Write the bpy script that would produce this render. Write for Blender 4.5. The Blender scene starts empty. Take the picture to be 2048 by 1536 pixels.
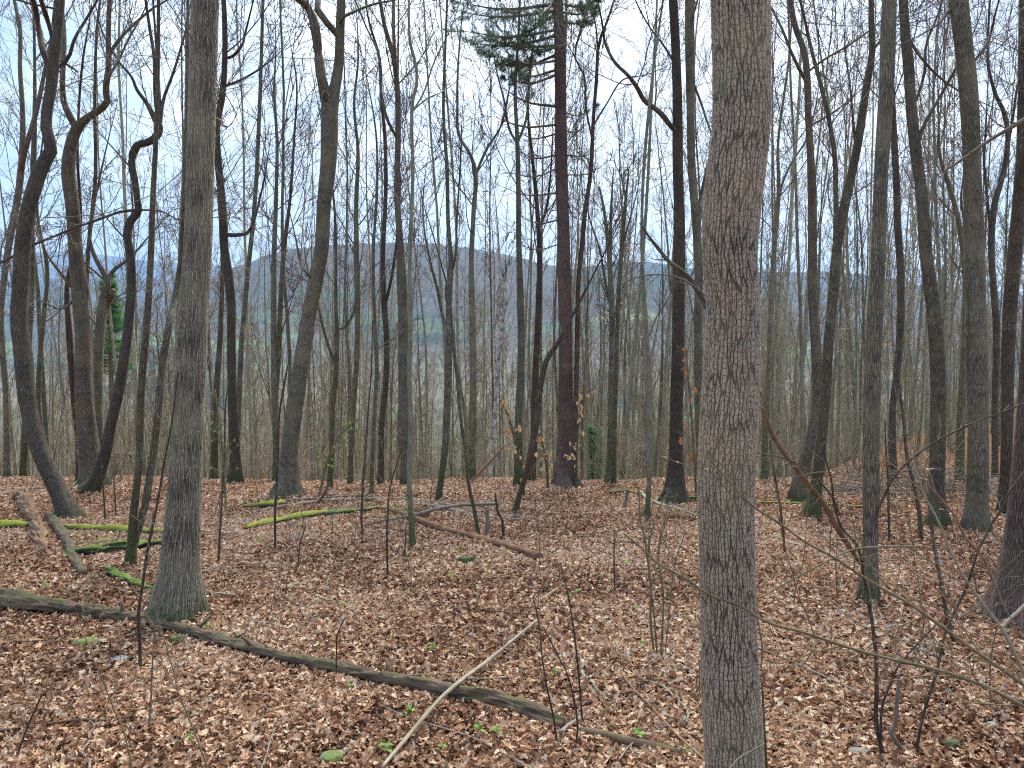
import bpy, math, random
import numpy as np
from mathutils import Vector, Matrix

S = bpy.context.scene
COL = S.collection
PI = math.pi
# ------------------------------------------------------------------ camera, sky, sun, exposure
F_PX, CX, CY = 1490.0, 1024.0, 768.0
PITCH = math.atan((768 - 680) / F_PX)
EYE = np.array([0, 0, 1.65])
cam_d = bpy.data.cameras.new('camera'); cam = bpy.data.objects.new('camera', cam_d); COL.objects.link(cam)
cam.location = EYE; cam.rotation_euler = (PI / 2 - PITCH, 0, 0)
cam_d.sensor_width = 36; cam_d.lens = 36 * F_PX / 2048
cam_d.clip_start = .05; cam_d.clip_end = 20000
S.camera = cam

SUN_AZ, SUN_EL = math.radians(14), math.radians(48)      # in front of the camera, a little to the right, behind thin cloud
world = bpy.data.worlds.new('World'); S.world = world; world.use_nodes = True


class NT:
    """tiny node-tree builder"""
    def __init__(s, tree): s.t = tree; s.n = tree.nodes; s.l = tree.links
    def node(s, typ, ins=None, **kw):
        n = s.n.new(typ)
        for k, v in kw.items(): setattr(n, k, v)
        if ins:
            for k, v in ins.items():
                sock = n.inputs[k]
                if isinstance(v, bpy.types.NodeSocket): s.l.new(v, sock)
                else: sock.default_value = v
        return n
    def math(s, op, a, b=0.0, c=0.0, clamp=False):
        return s.node('ShaderNodeMath', {0: a, 1: b, 2: c}, operation=op, use_clamp=clamp).outputs[0]
    def vmath(s, op, a, b=(0, 0, 0)):
        return s.node('ShaderNodeVectorMath', {0: a, 1: b}, operation=op)
    def mix(s, f, a, b, blend='MIX'):
        n = s.n.new('ShaderNodeMix'); n.data_type = 'RGBA'; n.blend_type = blend
        for i, v in ((0, f), (6, a), (7, b)):
            if isinstance(v, bpy.types.NodeSocket): s.l.new(v, n.inputs[i])
            else: n.inputs[i].default_value = (tuple(v) + (1,))[:4] if i else v
        return n.outputs[2]
    def ramp(s, f, stops, interp='LINEAR'):
        n = s.n.new('ShaderNodeValToRGB'); cr = n.color_ramp; cr.interpolation = interp
        while len(cr.elements) < len(stops): cr.elements.new(.5)
        for e, (p, c) in zip(cr.elements, stops):
            e.position = p; e.color = (tuple(c) + (1,))[:4] if hasattr(c, '__len__') else (c, c, c, 1)
        s.l.new(f, n.inputs[0]); return n.outputs[0]
    def noise(s, vec, scale, detail=3, rough=.5, dist=0.0):
        return s.node('ShaderNodeTexNoise', {'Vector': vec, 'Scale': scale, 'Detail': detail, 'Roughness': rough, 'Distortion': dist})
    def maprange(s, v, a, b, c=0.0, d=1.0, smooth=True):
        n = s.node('ShaderNodeMapRange', {0: v, 1: a, 2: b, 3: c, 4: d})
        if smooth: n.interpolation_type = 'SMOOTHSTEP'
        return n.outputs[0]


wt = NT(world.node_tree); world.node_tree.nodes.clear()
sky = wt.node('ShaderNodeTexSky', sky_type='NISHITA', sun_disc=False, sun_elevation=SUN_EL, sun_rotation=SUN_AZ,
              altitude=300, air_density=1.0, dust_density=1.5, ozone_density=1.5)
tc = wt.node('ShaderNodeTexCoord')
dirv = tc.outputs['Generated']
sp = wt.node('ShaderNodeSeparateXYZ', {0: dirv})
zz = wt.math('ADD', wt.math('MAXIMUM', sp.outputs[2], 0.0), .16)
cv = wt.node('ShaderNodeCombineXYZ', {0: wt.math('DIVIDE', sp.outputs[0], zz), 1: wt.math('DIVIDE', sp.outputs[1], zz), 2: 0.0}).outputs[0]
n1 = wt.noise(cv, 1.1, 6, .6, .3).outputs[0]
n2 = wt.noise(cv, 3.4, 5, .6, .2).outputs[0]
cl = wt.math('ADD', wt.math('MULTIPLY', n1, .7), wt.math('MULTIPLY', n2, .3))
cmask = wt.maprange(cl, .38, .58, .22, 1.0)
sdir = (math.sin(SUN_AZ) * math.cos(SUN_EL), math.cos(SUN_AZ) * math.cos(SUN_EL), math.sin(SUN_EL))
glow = wt.vmath('DOT_PRODUCT', dirv, sdir).outputs['Value']
gl = wt.maprange(glow, .45, 1.0, 0.0, 1.0)
cloud_shade = wt.maprange(wt.math('ADD', wt.math('MULTIPLY', cl, .6), wt.math('MULTIPLY', wt.noise(cv, 2.2, 6, .62, .5).outputs[0], .4)), .36, .62, .62, 1.42)
ccol = wt.mix(gl, (2.1, 2.85, 3.8), (4.5, 4.75, 4.95))
ccol = wt.vmath('SCALE', ccol)                              # an overcast sky is about three times brighter overhead than low down
wt.l.new(wt.math('MULTIPLY', cloud_shade, wt.math('ADD', .8, wt.math('MULTIPLY', wt.math('MAXIMUM', sp.outputs[2], 0.0), 2.0))), ccol.inputs[3])
mixed = wt.mix(cmask, sky.outputs[0], ccol.outputs[0])
bg = wt.node('ShaderNodeBackground', {'Color': mixed, 'Strength': .10})
wo = wt.node('ShaderNodeOutputWorld', {'Surface': bg.outputs[0]})

sd = bpy.data.lights.new('sun', 'SUN'); sd.energy = 3.9; sd.angle = math.radians(20); sd.color = (1.0, .92, .80)
sun = bpy.data.objects.new('sun', sd); COL.objects.link(sun)
sun.rotation_euler = Vector(sdir).to_track_quat('Z', 'Y').to_euler(); sun.location = (0, 0, 40)
S.view_settings.view_transform = 'Standard'; S.view_settings.look = 'None'
S.view_settings.exposure = 1.22; S.view_settings.gamma = 1; S.view_settings.use_curve_mapping = False
S.render.engine = 'CYCLES'
S.cycles.max_bounces = 6; S.cycles.diffuse_bounces = 3; S.cycles.transparent_max_bounces = 8; S.cycles.volume_bounces = 1
S.cycles.use_denoising = False; S.cycles.sample_clamp_indirect = 2.0; S.cycles.sample_clamp_direct = 6.0; S.cycles.filter_width = 1.1

# ------------------------------------------------------------------ helpers
rng = np.random.default_rng(7)
FW = np.array([0, math.cos(PITCH), -math.sin(PITCH)]); UP = np.array([0, math.sin(PITCH), math.cos(PITCH)])


def ray(x, y):
    v = FW + (x - CX) / F_PX * np.array([1, 0, 0]) - (y - CY) / F_PX * UP
    return v / v[1]


def W(x, y, d): return EYE + ray(x, y) * d                  # point of the place seen at photo pixel x, y at depth d


def hsh(x, y, s=1.0, seed=0):                               # cheap smooth value noise, vectorised
    x = np.asarray(x, float) / s + seed * 17.3; y = np.asarray(y, float) / s + seed * 9.1
    xi, yi = np.floor(x), np.floor(y); fx, fy = x - xi, y - yi
    fx = fx * fx * (3 - 2 * fx); fy = fy * fy * (3 - 2 * fy)
    def h(a, b):
        v = np.sin(a * 127.1 + b * 311.7 + seed * 74.7) * 43758.5453
        return v - np.floor(v)
    return (h(xi, yi) * (1 - fx) + h(xi + 1, yi) * fx) * (1 - fy) + (h(xi, yi + 1) * (1 - fx) + h(xi + 1, yi + 1) * fx) * fy - .5


def softp(v): return np.logaddexp(0, v)


def G(x, y):                                                # ground height: gentle fall, a crest at 17 m, then a steep slope into the valley
    x = np.asarray(x, float); y = np.asarray(y, float)
    c = 18 + 1.5 * np.clip(x - 7, 0, 30) + .4 * np.sin(x * .45)
    yy = np.maximum(y, -40)
    z = -.085 * yy - .33 * 1.2 * softp((yy - c) / 1.2)
    fl = -88.0
    z = fl + 6 * softp((z - fl) / 6)
    near = np.clip(1 - (np.hypot(x, y) - 14) / 60, 0, 1)
    z = z + near * (.16 * hsh(x, y, 2.6, 1) + .07 * hsh(x, y, .9, 2) + .035 * hsh(x, y, .35, 3))
    far = np.clip((np.hypot(x, y) - 60) / 100, 0, 1)
    return z + far * (3.0 * hsh(x, y, 60, 4))


def GP(x, y):                                               # photo pixel -> point on the ground
    r = ray(x, y); a, b = .8, 40.0
    ds = np.linspace(a, b, 1600); p = EYE[None] + r[None] * ds[:, None]
    below = p[:, 2] < G(p[:, 0], p[:, 1])
    i = int(np.argmax(below)) if below.any() else 800
    q = p[i]; return np.array([q[0], q[1], float(G(q[0], q[1]))])


def link(o, parent=None):
    COL.objects.link(o)
    if parent is not None: o.parent = parent
    return o


def tag(o, label=None, cat=None, group=None, kind=None):
    if label: o['label'] = label
    if cat: o['category'] = cat
    if group: o['group'] = group
    if kind: o['kind'] = kind
    return o


def empty(name, loc, label, cat, group=None):
    o = bpy.data.objects.new(name, None); o.location = [float(v) for v in loc]; COL.objects.link(o)
    o.empty_display_size = .3
    return tag(o, label, cat, group)


def raw_mesh(name, V, quads, mats, bk=None, tris=None, smooth=True, midx=None, extra=None):
    me = bpy.data.meshes.new(name)
    V = np.ascontiguousarray(V, np.float32); me.vertices.add(len(V)); me.vertices.foreach_set('co', V.ravel())
    nq = 0 if quads is None else len(quads); nt = 0 if tris is None else len(tris)
    parts = []; 
    if nq: parts.append(np.asarray(quads, np.int32).ravel())
    if nt: parts.append(np.asarray(tris, np.int32).ravel())
    L = np.concatenate(parts)
    me.loops.add(len(L)); me.loops.foreach_set('vertex_index', L)
    me.polygons.add(nq + nt)
    st = np.concatenate([np.arange(nq) * 4, nq * 4 + np.arange(nt) * 3]).astype(np.int32)
    me.polygons.foreach_set('loop_start', st)
    me.polygons.foreach_set('use_smooth', np.full(nq + nt, smooth))
    if midx is not None: me.polygons.foreach_set('material_index', np.asarray(midx, np.int32))
    me.update(calc_edges=True)
    if bk is not None:
        a = me.attributes.new('bk', 'FLOAT_VECTOR', 'POINT'); a.data.foreach_set('vector', np.ascontiguousarray(bk, np.float32).ravel())
    if extra:
        for k, (typ, arr) in extra.items():
            a = me.attributes.new(k, typ, 'POINT')
            a.data.foreach_set('color' if 'COLOR' in typ else ('vector' if 'VECTOR' in typ else 'value'), np.ascontiguousarray(arr, np.float32 if typ != 'INT' else np.int32).ravel())
    for m in (mats if isinstance(mats, (list, tuple)) else [mats]): me.materials.append(m)
    return me


def nrm(v): return v / np.maximum(np.linalg.norm(v, axis=-1, keepdims=True), 1e-9)


class Tubes:
    def __init__(s): s.V = []; s.Q = []; s.B = []; s.T = []; s.n = 0
    def add(s, pts, rad, sides=5, rough=0.0, cap=False, prof=None, s0=0.0, lump=0.0):
        pts = np.asarray(pts, float); rad = np.asarray(rad, float)
        if pts.ndim == 2: pts = pts[None]; rad = rad[None]
        N, P, _ = pts.shape
        if N == 0: return s
        T = nrm(np.gradient(pts, axis=1))
        md = nrm(pts[:, -1] - pts[:, 0])
        ref = np.where(np.abs(md[:, 2:3]) > .75, np.array([[0, 1.0, 0]]), np.array([[0, 0, 1.0]]))[:, None, :]
        A = nrm(np.cross(T, np.broadcast_to(ref, T.shape))); Bv = np.cross(T, A)
        th = np.linspace(0, 2 * PI, sides, endpoint=False)
        seg = np.concatenate([np.zeros((N, 1)), np.cumsum(np.linalg.norm(np.diff(pts, axis=1), axis=2), axis=1)], axis=1)
        R = np.repeat(rad[:, :, None], sides, 2)
        if rough:
            ph = rng.uniform(0, 6, (N, 1, 1)); sgm = seg[:, :, None] / np.maximum(rad[:, :1, None] * 2, .02)
            R = R * (1 + rough * (np.sin(2 * th + ph + sgm * .35) * .5 + np.sin(3 * th - ph * 2 + sgm * .8) * .35
                                  + np.sin(sgm * 1.3 + ph) * .45 + np.sin(5 * th + sgm * 1.7) * .2))
        if lump:
            sg = seg[:, :, None] / np.maximum(rad.mean(), .01); c, sn = np.cos(th)[None, None, :], np.sin(th)[None, None, :]
            R = R * (1 + lump * (1.1 * hsh(c * 2.2 + sg * .5, sn * 2.2 + sg * .2, 1, 5) + .7 * hsh(c * 6 + sg * .35, sn * 6, 1, 6) + .5 * hsh(c * 9 + sg * 1.6, sn * 9 - sg, 1, 7)))
        if prof is not None: R = R * prof(seg[:, :, None], th[None, None, :])
        V = pts[:, :, None, :] + R[..., None] * (np.cos(th)[None, None, :, None] * A[:, :, None, :] + np.sin(th)[None, None, :, None] * Bv[:, :, None, :])
        r0 = np.maximum(rad[:, :1].max(), 1e-3)
        off = rng.uniform(0, 50, (N, 1, 1)) if N > 1 else np.zeros((1, 1, 1))
        Bk = np.stack(np.broadcast_arrays(r0 * np.cos(th)[None, None, :] + off, r0 * np.sin(th)[None, None, :] + off * 0, seg[:, :, None] + s0), -1)
        base = s.n + (np.arange(N) * P * sides)[:, None, None]
        i = np.arange(P - 1)[None, :, None] * sides; j = np.arange(sides)[None, None, :]; j2 = (j + 1) % sides
        q = np.stack([base + i + j, base + i + j2, base + i + sides + j2, base + i + sides + j], -1).reshape(-1, 4)
        s.V.append(V.reshape(-1, 3)); s.B.append(Bk.reshape(-1, 3)); s.Q.append(q); s.n += N * P * sides
        if cap:
            for k in range(N):
                for e in (0, P - 1):
                    c = pts[k, e] + (T[k, e] * (-.15 if e == 0 else .15)) * rad[k, e]
                    s.V.append(c[None]); s.B.append(Bk[k, e].mean(0)[None])
                    b0 = s.n - 0
                    ring = int(base[k, 0, 0]) + e * sides + np.arange(sides); nx = np.roll(ring, -1)
                    s.T.append(np.stack([np.full(sides, s.n), nx, ring], -1) if e == 0 else np.stack([np.full(sides, s.n), ring, nx], -1))
                    s.n += 1
        return s
    def mesh(s, name, mat):
        V = np.concatenate(s.V); Q = np.concatenate(s.Q); B = np.concatenate(s.B)
        T = np.concatenate(s.T) if s.T else None
        return raw_mesh(name, V, Q, mat, B, T)
    def obj(s, name, mat, parent=None, loc=(0, 0, 0)):
        me_o = np.asarray(loc, float)
        s.V = [v - me_o for v in s.V]
        o = bpy.data.objects.new(name, s.mesh(name, mat)); link(o, parent)
        if parent is None: o.location = [float(v) for v in loc]
        return o


def grow(start, d, length, P, wig, up, r0, r1, R=rng, kink=0.0):
    N = len(start); pts = np.zeros((N, P, 3)); pts[:, 0] = start; d = nrm(np.array(d, float))
    seg = (np.asarray(length) / (P - 1))[:, None]
    for i in range(1, P):
        d = nrm(d + R.normal(0, wig, (N, 3)) + np.array([0, 0, up])[None])
        pts[:, i] = pts[:, i - 1] + d * seg
    t = np.linspace(0, 1, P)[None, :] ** .9
    rad = np.asarray(r0)[:, None] * (1 - t) + np.asarray(r1)[:, None] * t
    return pts, rad


def spawn(pts, rad, k, t0, t1, ratio, ang, P, wig, up, rr, rmin, R=rng, Lmax=99, flat=0.0, tpow=1.0):
    N, PP, _ = pts.shape; n = N * k
    if n == 0: return np.zeros((0, P, 3)), np.zeros((0, P))
    par = np.repeat(np.arange(N), k)
    t = t0 + (t1 - t0) * ((np.tile(np.arange(k), N) + R.uniform(0, 1, n)) / k) ** tpow
    f = t * (PP - 1); i = np.clip(f.astype(int), 0, PP - 2); a = (f - i)[:, None]
    p = pts[par, i] * (1 - a) + pts[par, i + 1] * a
    r = rad[par, i] * (1 - a[:, 0]) + rad[par, i + 1] * a[:, 0]
    T = nrm(pts[par, i + 1] - pts[par, i])
    L = np.linalg.norm(np.diff(pts, axis=1), axis=2).sum(1)[par]
    q = R.normal(0, 1, (n, 3)); q[:, 2] *= (1 - flat); perp = nrm(q - (q * T).sum(1, keepdims=True) * T)
    an = np.radians(R.normal(ang, 9, n))[:, None]
    d = np.cos(an) * T + np.sin(an) * perp
    ln = np.minimum(L * ratio * (1 - .5 * t) * R.uniform(.55, 1.25, n), Lmax * R.uniform(.6, 1.1, n))
    r0 = np.maximum(r * rr * R.uniform(.7, 1.05, n), rmin * 1.2)
    return grow(p, d, ln, P, wig, up, r0, np.full(n, rmin), R)


def resample(pts, rad, n):
    pts = np.asarray(pts, float); rad = np.asarray(rad, float)
    s = np.concatenate([[0], np.cumsum(np.linalg.norm(np.diff(pts, axis=0), axis=1))])
    u = np.linspace(0, s[-1], n)
    # smooth (Catmull-Rom like) interpolation over arc length
    m = np.gradient(pts, s, axis=0, edge_order=1)
    i = np.clip(np.searchsorted(s, u, side='right') - 1, 0, len(s) - 2)
    h = (s[i + 1] - s[i])[:, None]; t = ((u - s[i]) / (s[i + 1] - s[i]))[:, None]
    h00 = 2 * t**3 - 3 * t**2 + 1; h10 = t**3 - 2 * t**2 + t; h01 = -2 * t**3 + 3 * t**2; h11 = t**3 - t**2
    out = h00 * pts[i] + h10 * h * m[i] + h01 * pts[i + 1] + h11 * h * m[i + 1]
    return out, np.interp(u, s, rad)


# ------------------------------------------------------------------ materials
def new_mat(name):
    m = bpy.data.materials.new(name); m.use_nodes = True; m.node_tree.nodes.clear(); return m, NT(m.node_tree)


def bark(name, ridge, furrow, sc=30, zs=.3, warp=.35, moss=0.0, mossh=.6, lichen=0.0, bump=.5, depth=.006, disp=0.0,
         tint=(.5, .6, .3), var=.15, fw=.16, vz=.14, vw=.2, ck=.6, vs=.8, blo=.6, mosscol=(.065, .085, .018)):
    m, t = new_mat(name)
    at = t.node('ShaderNodeAttribute', attribute_name='bk').outputs['Vector']
    oi = t.node('ShaderNodeObjectInfo')
    wn = t.noise(at, sc * .3, 2, .5).outputs['Color']
    wv = t.vmath('MULTIPLY', t.vmath('SUBTRACT', wn, (.5, .5, .5)).outputs[0], (warp * 2 / sc, warp * 3 / sc, 0)).outputs[0]
    axyz = t.node('ShaderNodeSeparateXYZ', {0: at})
    rad_ = t.vmath('LENGTH', t.node('ShaderNodeCombineXYZ', {0: axyz.outputs[0], 1: axyz.outputs[1], 2: 0.0}).outputs[0]).outputs['Value']
    uu = t.math('MULTIPLY', t.math('ARCTAN2', axyz.outputs[0], axyz.outputs[1]), rad_)
    uv = t.vmath('ADD', t.node('ShaderNodeCombineXYZ', {0: uu, 1: axyz.outputs[2], 2: 0.0}).outputs[0], wv).outputs[0]
    co = t.vmath('MULTIPLY', uv, (sc, sc * zs, 1)).outputs[0]
    vo = t.node('ShaderNodeTexVoronoi', {'Vector': co, 'Scale': 1.0, 'Randomness': .8}, feature='DISTANCE_TO_EDGE', voronoi_dimensions='2D').outputs[0]
    fine = t.noise(co, 3.2, 5, .65).outputs[0]
    fine2 = t.noise(at, sc * 5, 3, .6).outputs[0]
    lv = t.vmath('MULTIPLY', uv, (sc * vs, sc * vs * vz, 1)).outputs[0]
    rn = t.node('ShaderNodeTexVoronoi', {'Vector': lv, 'Scale': 1.0, 'Randomness': .9}, feature='DISTANCE_TO_EDGE', voronoi_dimensions='2D').outputs[0]
    vert = t.maprange(t.math('ADD', rn, t.math('MULTIPLY', t.math('SUBTRACT', fine, .5), .12)), .0, vw)
    crack = t.maprange(t.math('ADD', vo, t.math('MULTIPLY', t.math('SUBTRACT', fine, .5), .22)), -.02, fw, 1 - ck, 1)
    edge = t.math('MULTIPLY', vert, crack)
    big = t.noise(at, 2.3, 3, .6).outputs[0]
    cell = t.node('ShaderNodeTexVoronoi', {'Vector': co, 'Scale': 1.0, 'Randomness': .8}, feature='F1', voronoi_dimensions='2D').outputs['Color']
    cellv = t.node('ShaderNodeSeparateColor', {0: cell}).outputs[0]
    rcol = t.mix(t.math('MULTIPLY', cellv, .45), ridge, [c * .62 for c in ridge])
    rcol = t.mix(t.maprange(fine2, .42, .72, 0, .55), rcol, [min(1, c * 1.55) for c in ridge])
    col = t.mix(edge, furrow, rcol)
    blot = t.noise(t.vmath('MULTIPLY', at, (9, 9, 2.5)).outputs[0], 1.0, 4, .7).outputs[0]
    col = t.mix(t.maprange(blot, .45, .62, 0, blo), col, [c * .38 for c in ridge])
    col = t.mix(t.maprange(big, .35, .7, 0, .5), col, [a * .5 + b * c * .7 for a, b, c in zip(ridge, ridge, (1.1, 1.1, .8))])
    rv = oi.outputs['Random']
    hsv = t.node('ShaderNodeHueSaturation', {'Color': col, 'Hue': t.maprange(rv, 0, 1, .485, .53, False),
                                             'Saturation': t.maprange(rv, 0, 1, 1.15, .75, False), 'Value': t.maprange(t.math('FRACT', t.math('MULTIPLY', rv, 7.31)), 0, 1, 1 - var, 1 + var, False)})
    col = hsv.outputs[0]
    if lichen:
        ln = t.noise(at, sc * .55, 4, .7).outputs[0]; ln2 = t.noise(at, 3.0, 2, .5).outputs[0]
        lm = t.maprange(t.math('ADD', ln, t.math('MULTIPLY', ln2, .5)), .92 - lichen * .22, .99 - lichen * .2, 0, .7)
        col = t.mix(lm, col, (.23, .27, .18))
    if moss:
        sz = t.node('ShaderNodeSeparateXYZ', {0: at}).outputs[2]
        mh = t.maprange(sz, mossh, 0.0, -.25, 1.1)
        mn = t.noise(at, sc * .5, 4, .7).outputs[0]
        mm = t.maprange(t.math('ADD', t.math('MULTIPLY', mh, .42), t.math('ADD', t.math('MULTIPLY', mn, .95), moss * .3 - .3)), .66, .9, 0, .9)
        mcol = t.mix(t.maprange(fine2, .35, .65), [c * .4 for c in mosscol], [c * 1.3 for c in mosscol])
        col = t.mix(mm, col, mcol)
    hgt = t.math('ADD', t.math('MULTIPLY', edge, .75), t.math('ADD', t.math('MULTIPLY', fine, .35), t.math('MULTIPLY', fine2, .12)))
    b = t.node('ShaderNodeBsdfPrincipled', {'Base Color': col, 'Roughness': .88})
    if disp:
        dn = t.node('ShaderNodeDisplacement', {'Height': hgt, 'Midlevel': .8, 'Scale': disp})
        t.node('ShaderNodeOutputMaterial', {'Surface': b.outputs[0], 'Displacement': dn.outputs[0]})
        m.displacement_method = 'BOTH'
    else:
        bp = t.node('ShaderNodeBump', {'Height': hgt, 'Strength': bump, 'Distance': depth})
        t.l.new(bp.outputs[0], b.inputs['Normal'])
        t.node('ShaderNodeOutputMaterial', {'Surface': b.outputs[0]})
    return m


def simple(name, c1, c2, sc=8, rough=.85, bump=.3, dist=.01, var=.12, coord='bk', transl=0.0):
    m, t = new_mat(name)
    at = t.node('ShaderNodeAttribute', attribute_name='bk').outputs['Vector'] if coord == 'bk' else t.node('ShaderNodeTexCoord').outputs['Object']
    n = t.noise(at, sc, 4, .65).outputs[0]
    oi = t.node('ShaderNodeObjectInfo')
    col = t.mix(t.maprange(n, .3, .7), c1, c2)
    hs = t.node('ShaderNodeHueSaturation', {'Color': col, 'Value': t.maprange(oi.outputs['Random'], 0, 1, 1 - var, 1 + var, False)})
    b = t.node('ShaderNodeBsdfPrincipled', {'Base Color': hs.outputs[0], 'Roughness': rough})
    if bump:
        bp = t.node('ShaderNodeBump', {'Height': n, 'Strength': bump, 'Distance': dist}); t.l.new(bp.outputs[0], b.inputs['Normal'])
    out = b.outputs[0]
    if transl:
        tr = t.node('ShaderNodeBsdfTranslucent', {'Color': hs.outputs[0]})
        out = t.node('ShaderNodeMixShader', {0: transl, 1: b.outputs[0], 2: tr.outputs[0]}).outputs[0]
    t.node('ShaderNodeOutputMaterial', {'Surface': out})
    return m


M = {}
M['near_oak'] = bark('furrowed_grey_oak_bark', (.36, .285, .21), (.05, .036, .027), sc=68, zs=.6, warp=.7, disp=.009, fw=.13, vz=.11, vw=.13, vs=.75, ck=.65, moss=.2, mossh=.35, lichen=.35, var=0, blo=.15)
M['left_oak'] = bark('ridged_grey_oak_bark', (.30, .26, .195), (.026, .02, .014), sc=70, zs=.22, warp=1.0, disp=.008, fw=.2, vz=.05, vw=.26, vs=.8, ck=.6, moss=.9, mossh=.4, lichen=.15, var=0, blo=.15)
M['maple'] = bark('grey_green_maple_bark', (.225, .18, .12), (.035, .027, .018), sc=58, zs=.14, moss=.7, mossh=.6, lichen=.42, vw=.26, depth=.012, bump=.9)
M['mossy'] = bark('mossy_olive_bark', (.16, .125, .075), (.035, .027, .017), sc=55, zs=.2, moss=.8, mossh=2.2, lichen=.5, vw=.25, depth=.012, bump=.9)
M['dark'] = bark('dark_brown_bark', (.125, .085, .055), (.026, .017, .012), sc=55, zs=.22, moss=.7, mossh=.6, lichen=.3, vw=.26, depth=.012, bump=1.0)
M['pine'] = bark('purple_brown_pine_bark', (.20, .115, .095), (.045, .024, .02), sc=58, zs=.3, moss=.1, mossh=.3, vw=.25, depth=.014, bump=1.0, blo=.3)
M['bg_pale'] = bark('pale_olive_forest_bark', (.34, .30, .20), (.13, .11, .07), sc=36, zs=.15, moss=.6, mossh=7, lichen=.6, vw=.3, depth=.01, bump=.6, var=.35, blo=.4)
M['smooth'] = bark('smooth_pale_sapling_bark', (.19, .185, .13), (.13, .12, .085), sc=40, zs=.2, moss=.95, mossh=1.4, lichen=.5, vw=.3, depth=.002, bump=.3)
M['bg'] = bark('olive_brown_forest_bark', (.23, .19, .12), (.07, .055, .034), sc=42, zs=.15, moss=.58, mossh=6, lichen=.55, vw=.3, depth=.014, bump=.8, var=.4)
M['twig'] = simple('dark_twig_bark', (.10, .078, .058), (.15, .12, .085), 6, bump=0, var=.3)
M['twig_pale'] = simple('pale_twig_bark', (.24, .20, .125), (.34, .29, .185), 6, bump=0, var=.3)
M['brush'] = simple('tan_brush_bark', (.25, .20, .13), (.34, .28, .18), 6, bump=0, var=.3)
M['twig_olive'] = simple('olive_twig_bark', (.09, .078, .04), (.20, .15, .07), 12, bump=0, var=.1)
M['red_twig'] = simple('red_brown_twig_bark', (.20, .085, .055), (.26, .13, .07), 12, bump=0, var=.1)
M['birch'] = simple('white_birch_bark', (.62, .6, .55), (.10, .09, .08), 9, bump=.3, var=.05)
M['needles'] = simple('pine_needles', (.06, .115, .06), (.11, .18, .09), 5, coord='obj', bump=0, transl=.4)
M['needles_bright'] = simple('bright_pine_needles', (.09, .26, .08), (.14, .36, .12), 2, coord='obj', bump=0, transl=.35)
M['beech_leaf'] = simple('dry_beech_leaf', (.55, .33, .15), (.70, .48, .26), 8, coord='obj', bump=0, transl=.35)
M['rust_leaf'] = simple('rusty_dry_leaf', (.38, .12, .04), (.50, .22, .08), 8, coord='obj', bump=0, transl=.3)
M['new_leaf'] = simple('fresh_green_leaf', (.16, .34, .05), (.28, .46, .10), 8, coord='obj', bump=0, transl=.35)
M['bud'] = simple('tan_pink_bud', (.42, .25, .17), (.55, .38, .26), 30, bump=0)
M['stone'] = simple('grey_green_stone', (.12, .14, .12), (.24, .26, .23), 14, coord='obj', bump=.6, dist=.01)


def wood_mat(name, c1, c2, moss, mosscol=(.10, .15, .02), top=True, sc=8):
    m, t = new_mat(name)
    at = t.node('ShaderNodeAttribute', attribute_name='bk').outputs['Vector']
    st = t.vmath('MULTIPLY', at, (sc * 6, sc * 6, sc * .35)).outputs[0]
    n = t.noise(st, 1.0, 5, .65).outputs[0]; n2 = t.noise(at, sc * .8, 3, .6).outputs[0]
    col = t.mix(t.maprange(n, .3, .68), c1, c2)
    col = t.mix(t.maprange(n2, .4, .65, 0, .5), col, [c * .45 for c in c1])
    hgt = n
    if moss:
        nz = t.node('ShaderNodeSeparateXYZ', {0: t.node('ShaderNodeNewGeometry').outputs['Normal']}).outputs[2]
        mn = t.noise(at, 4.5, 4, .7).outputs[0]; fn = t.noise(at, 90, 3, .6).outputs[0]
        mm = t.maprange(t.math('ADD', t.math('MULTIPLY', nz, .35), t.math('ADD', mn, moss - .8)), .25, .42, 0, .95)
        col = t.mix(mm, col, t.mix(fn, [c * .5 for c in mosscol], [c * 1.7 for c in mosscol]))
        hgt = t.math('ADD', n, t.math('MULTIPLY', t.math('MULTIPLY', fn, mm), .8))
    b = t.node('ShaderNodeBsdfPrincipled', {'Base Color': col, 'Roughness': .9})
    bp = t.node('ShaderNodeBump', {'Height': hgt, 'Strength': .9, 'Distance': .012}); t.l.new(bp.outputs[0], b.inputs['Normal'])
    t.node('ShaderNodeOutputMaterial', {'Surface': b.outputs[0]})
    return m


M['log'] = wood_mat('weathered_brown_log', (.07, .045, .028), (.155, .10, .06), .30, (.07, .075, .02))
M['log_red'] = wood_mat('rotten_red_brown_wood', (.10, .045, .022), (.24, .12, .055), .12)
M['log_rot'] = wood_mat('crumbling_orange_brown_wood', (.13, .065, .03), (.28, .16, .08), .16, (.09, .10, .02))
M['log_moss'] = wood_mat('bright_mossy_log', (.05, .035, .02), (.12, .08, .045), .55, (.20, .22, .016))
M['log_black'] = wood_mat('black_rotten_mossy_log', (.015, .012, .009), (.05, .04, .03), .45, (.11, .16, .018))
M['log_pale'] = wood_mat('pale_barkless_pole', (.22, .17, .11), (.40, .33, .23), .25, (.20, .22, .13))
M['log_grey'] = wood_mat('grey_dead_branch', (.16, .13, .10), (.27, .22, .17), .1)
M['log_lichen'] = wood_mat('lichen_covered_branch', (.16, .13, .10), (.24, .20, .15), .5, (.19, .225, .15))
M['mossrock'] = simple('mossy_stone', (.03, .04, .012), (.085, .105, .025), 40, coord='obj', bump=1.0, dist=.012)


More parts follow.
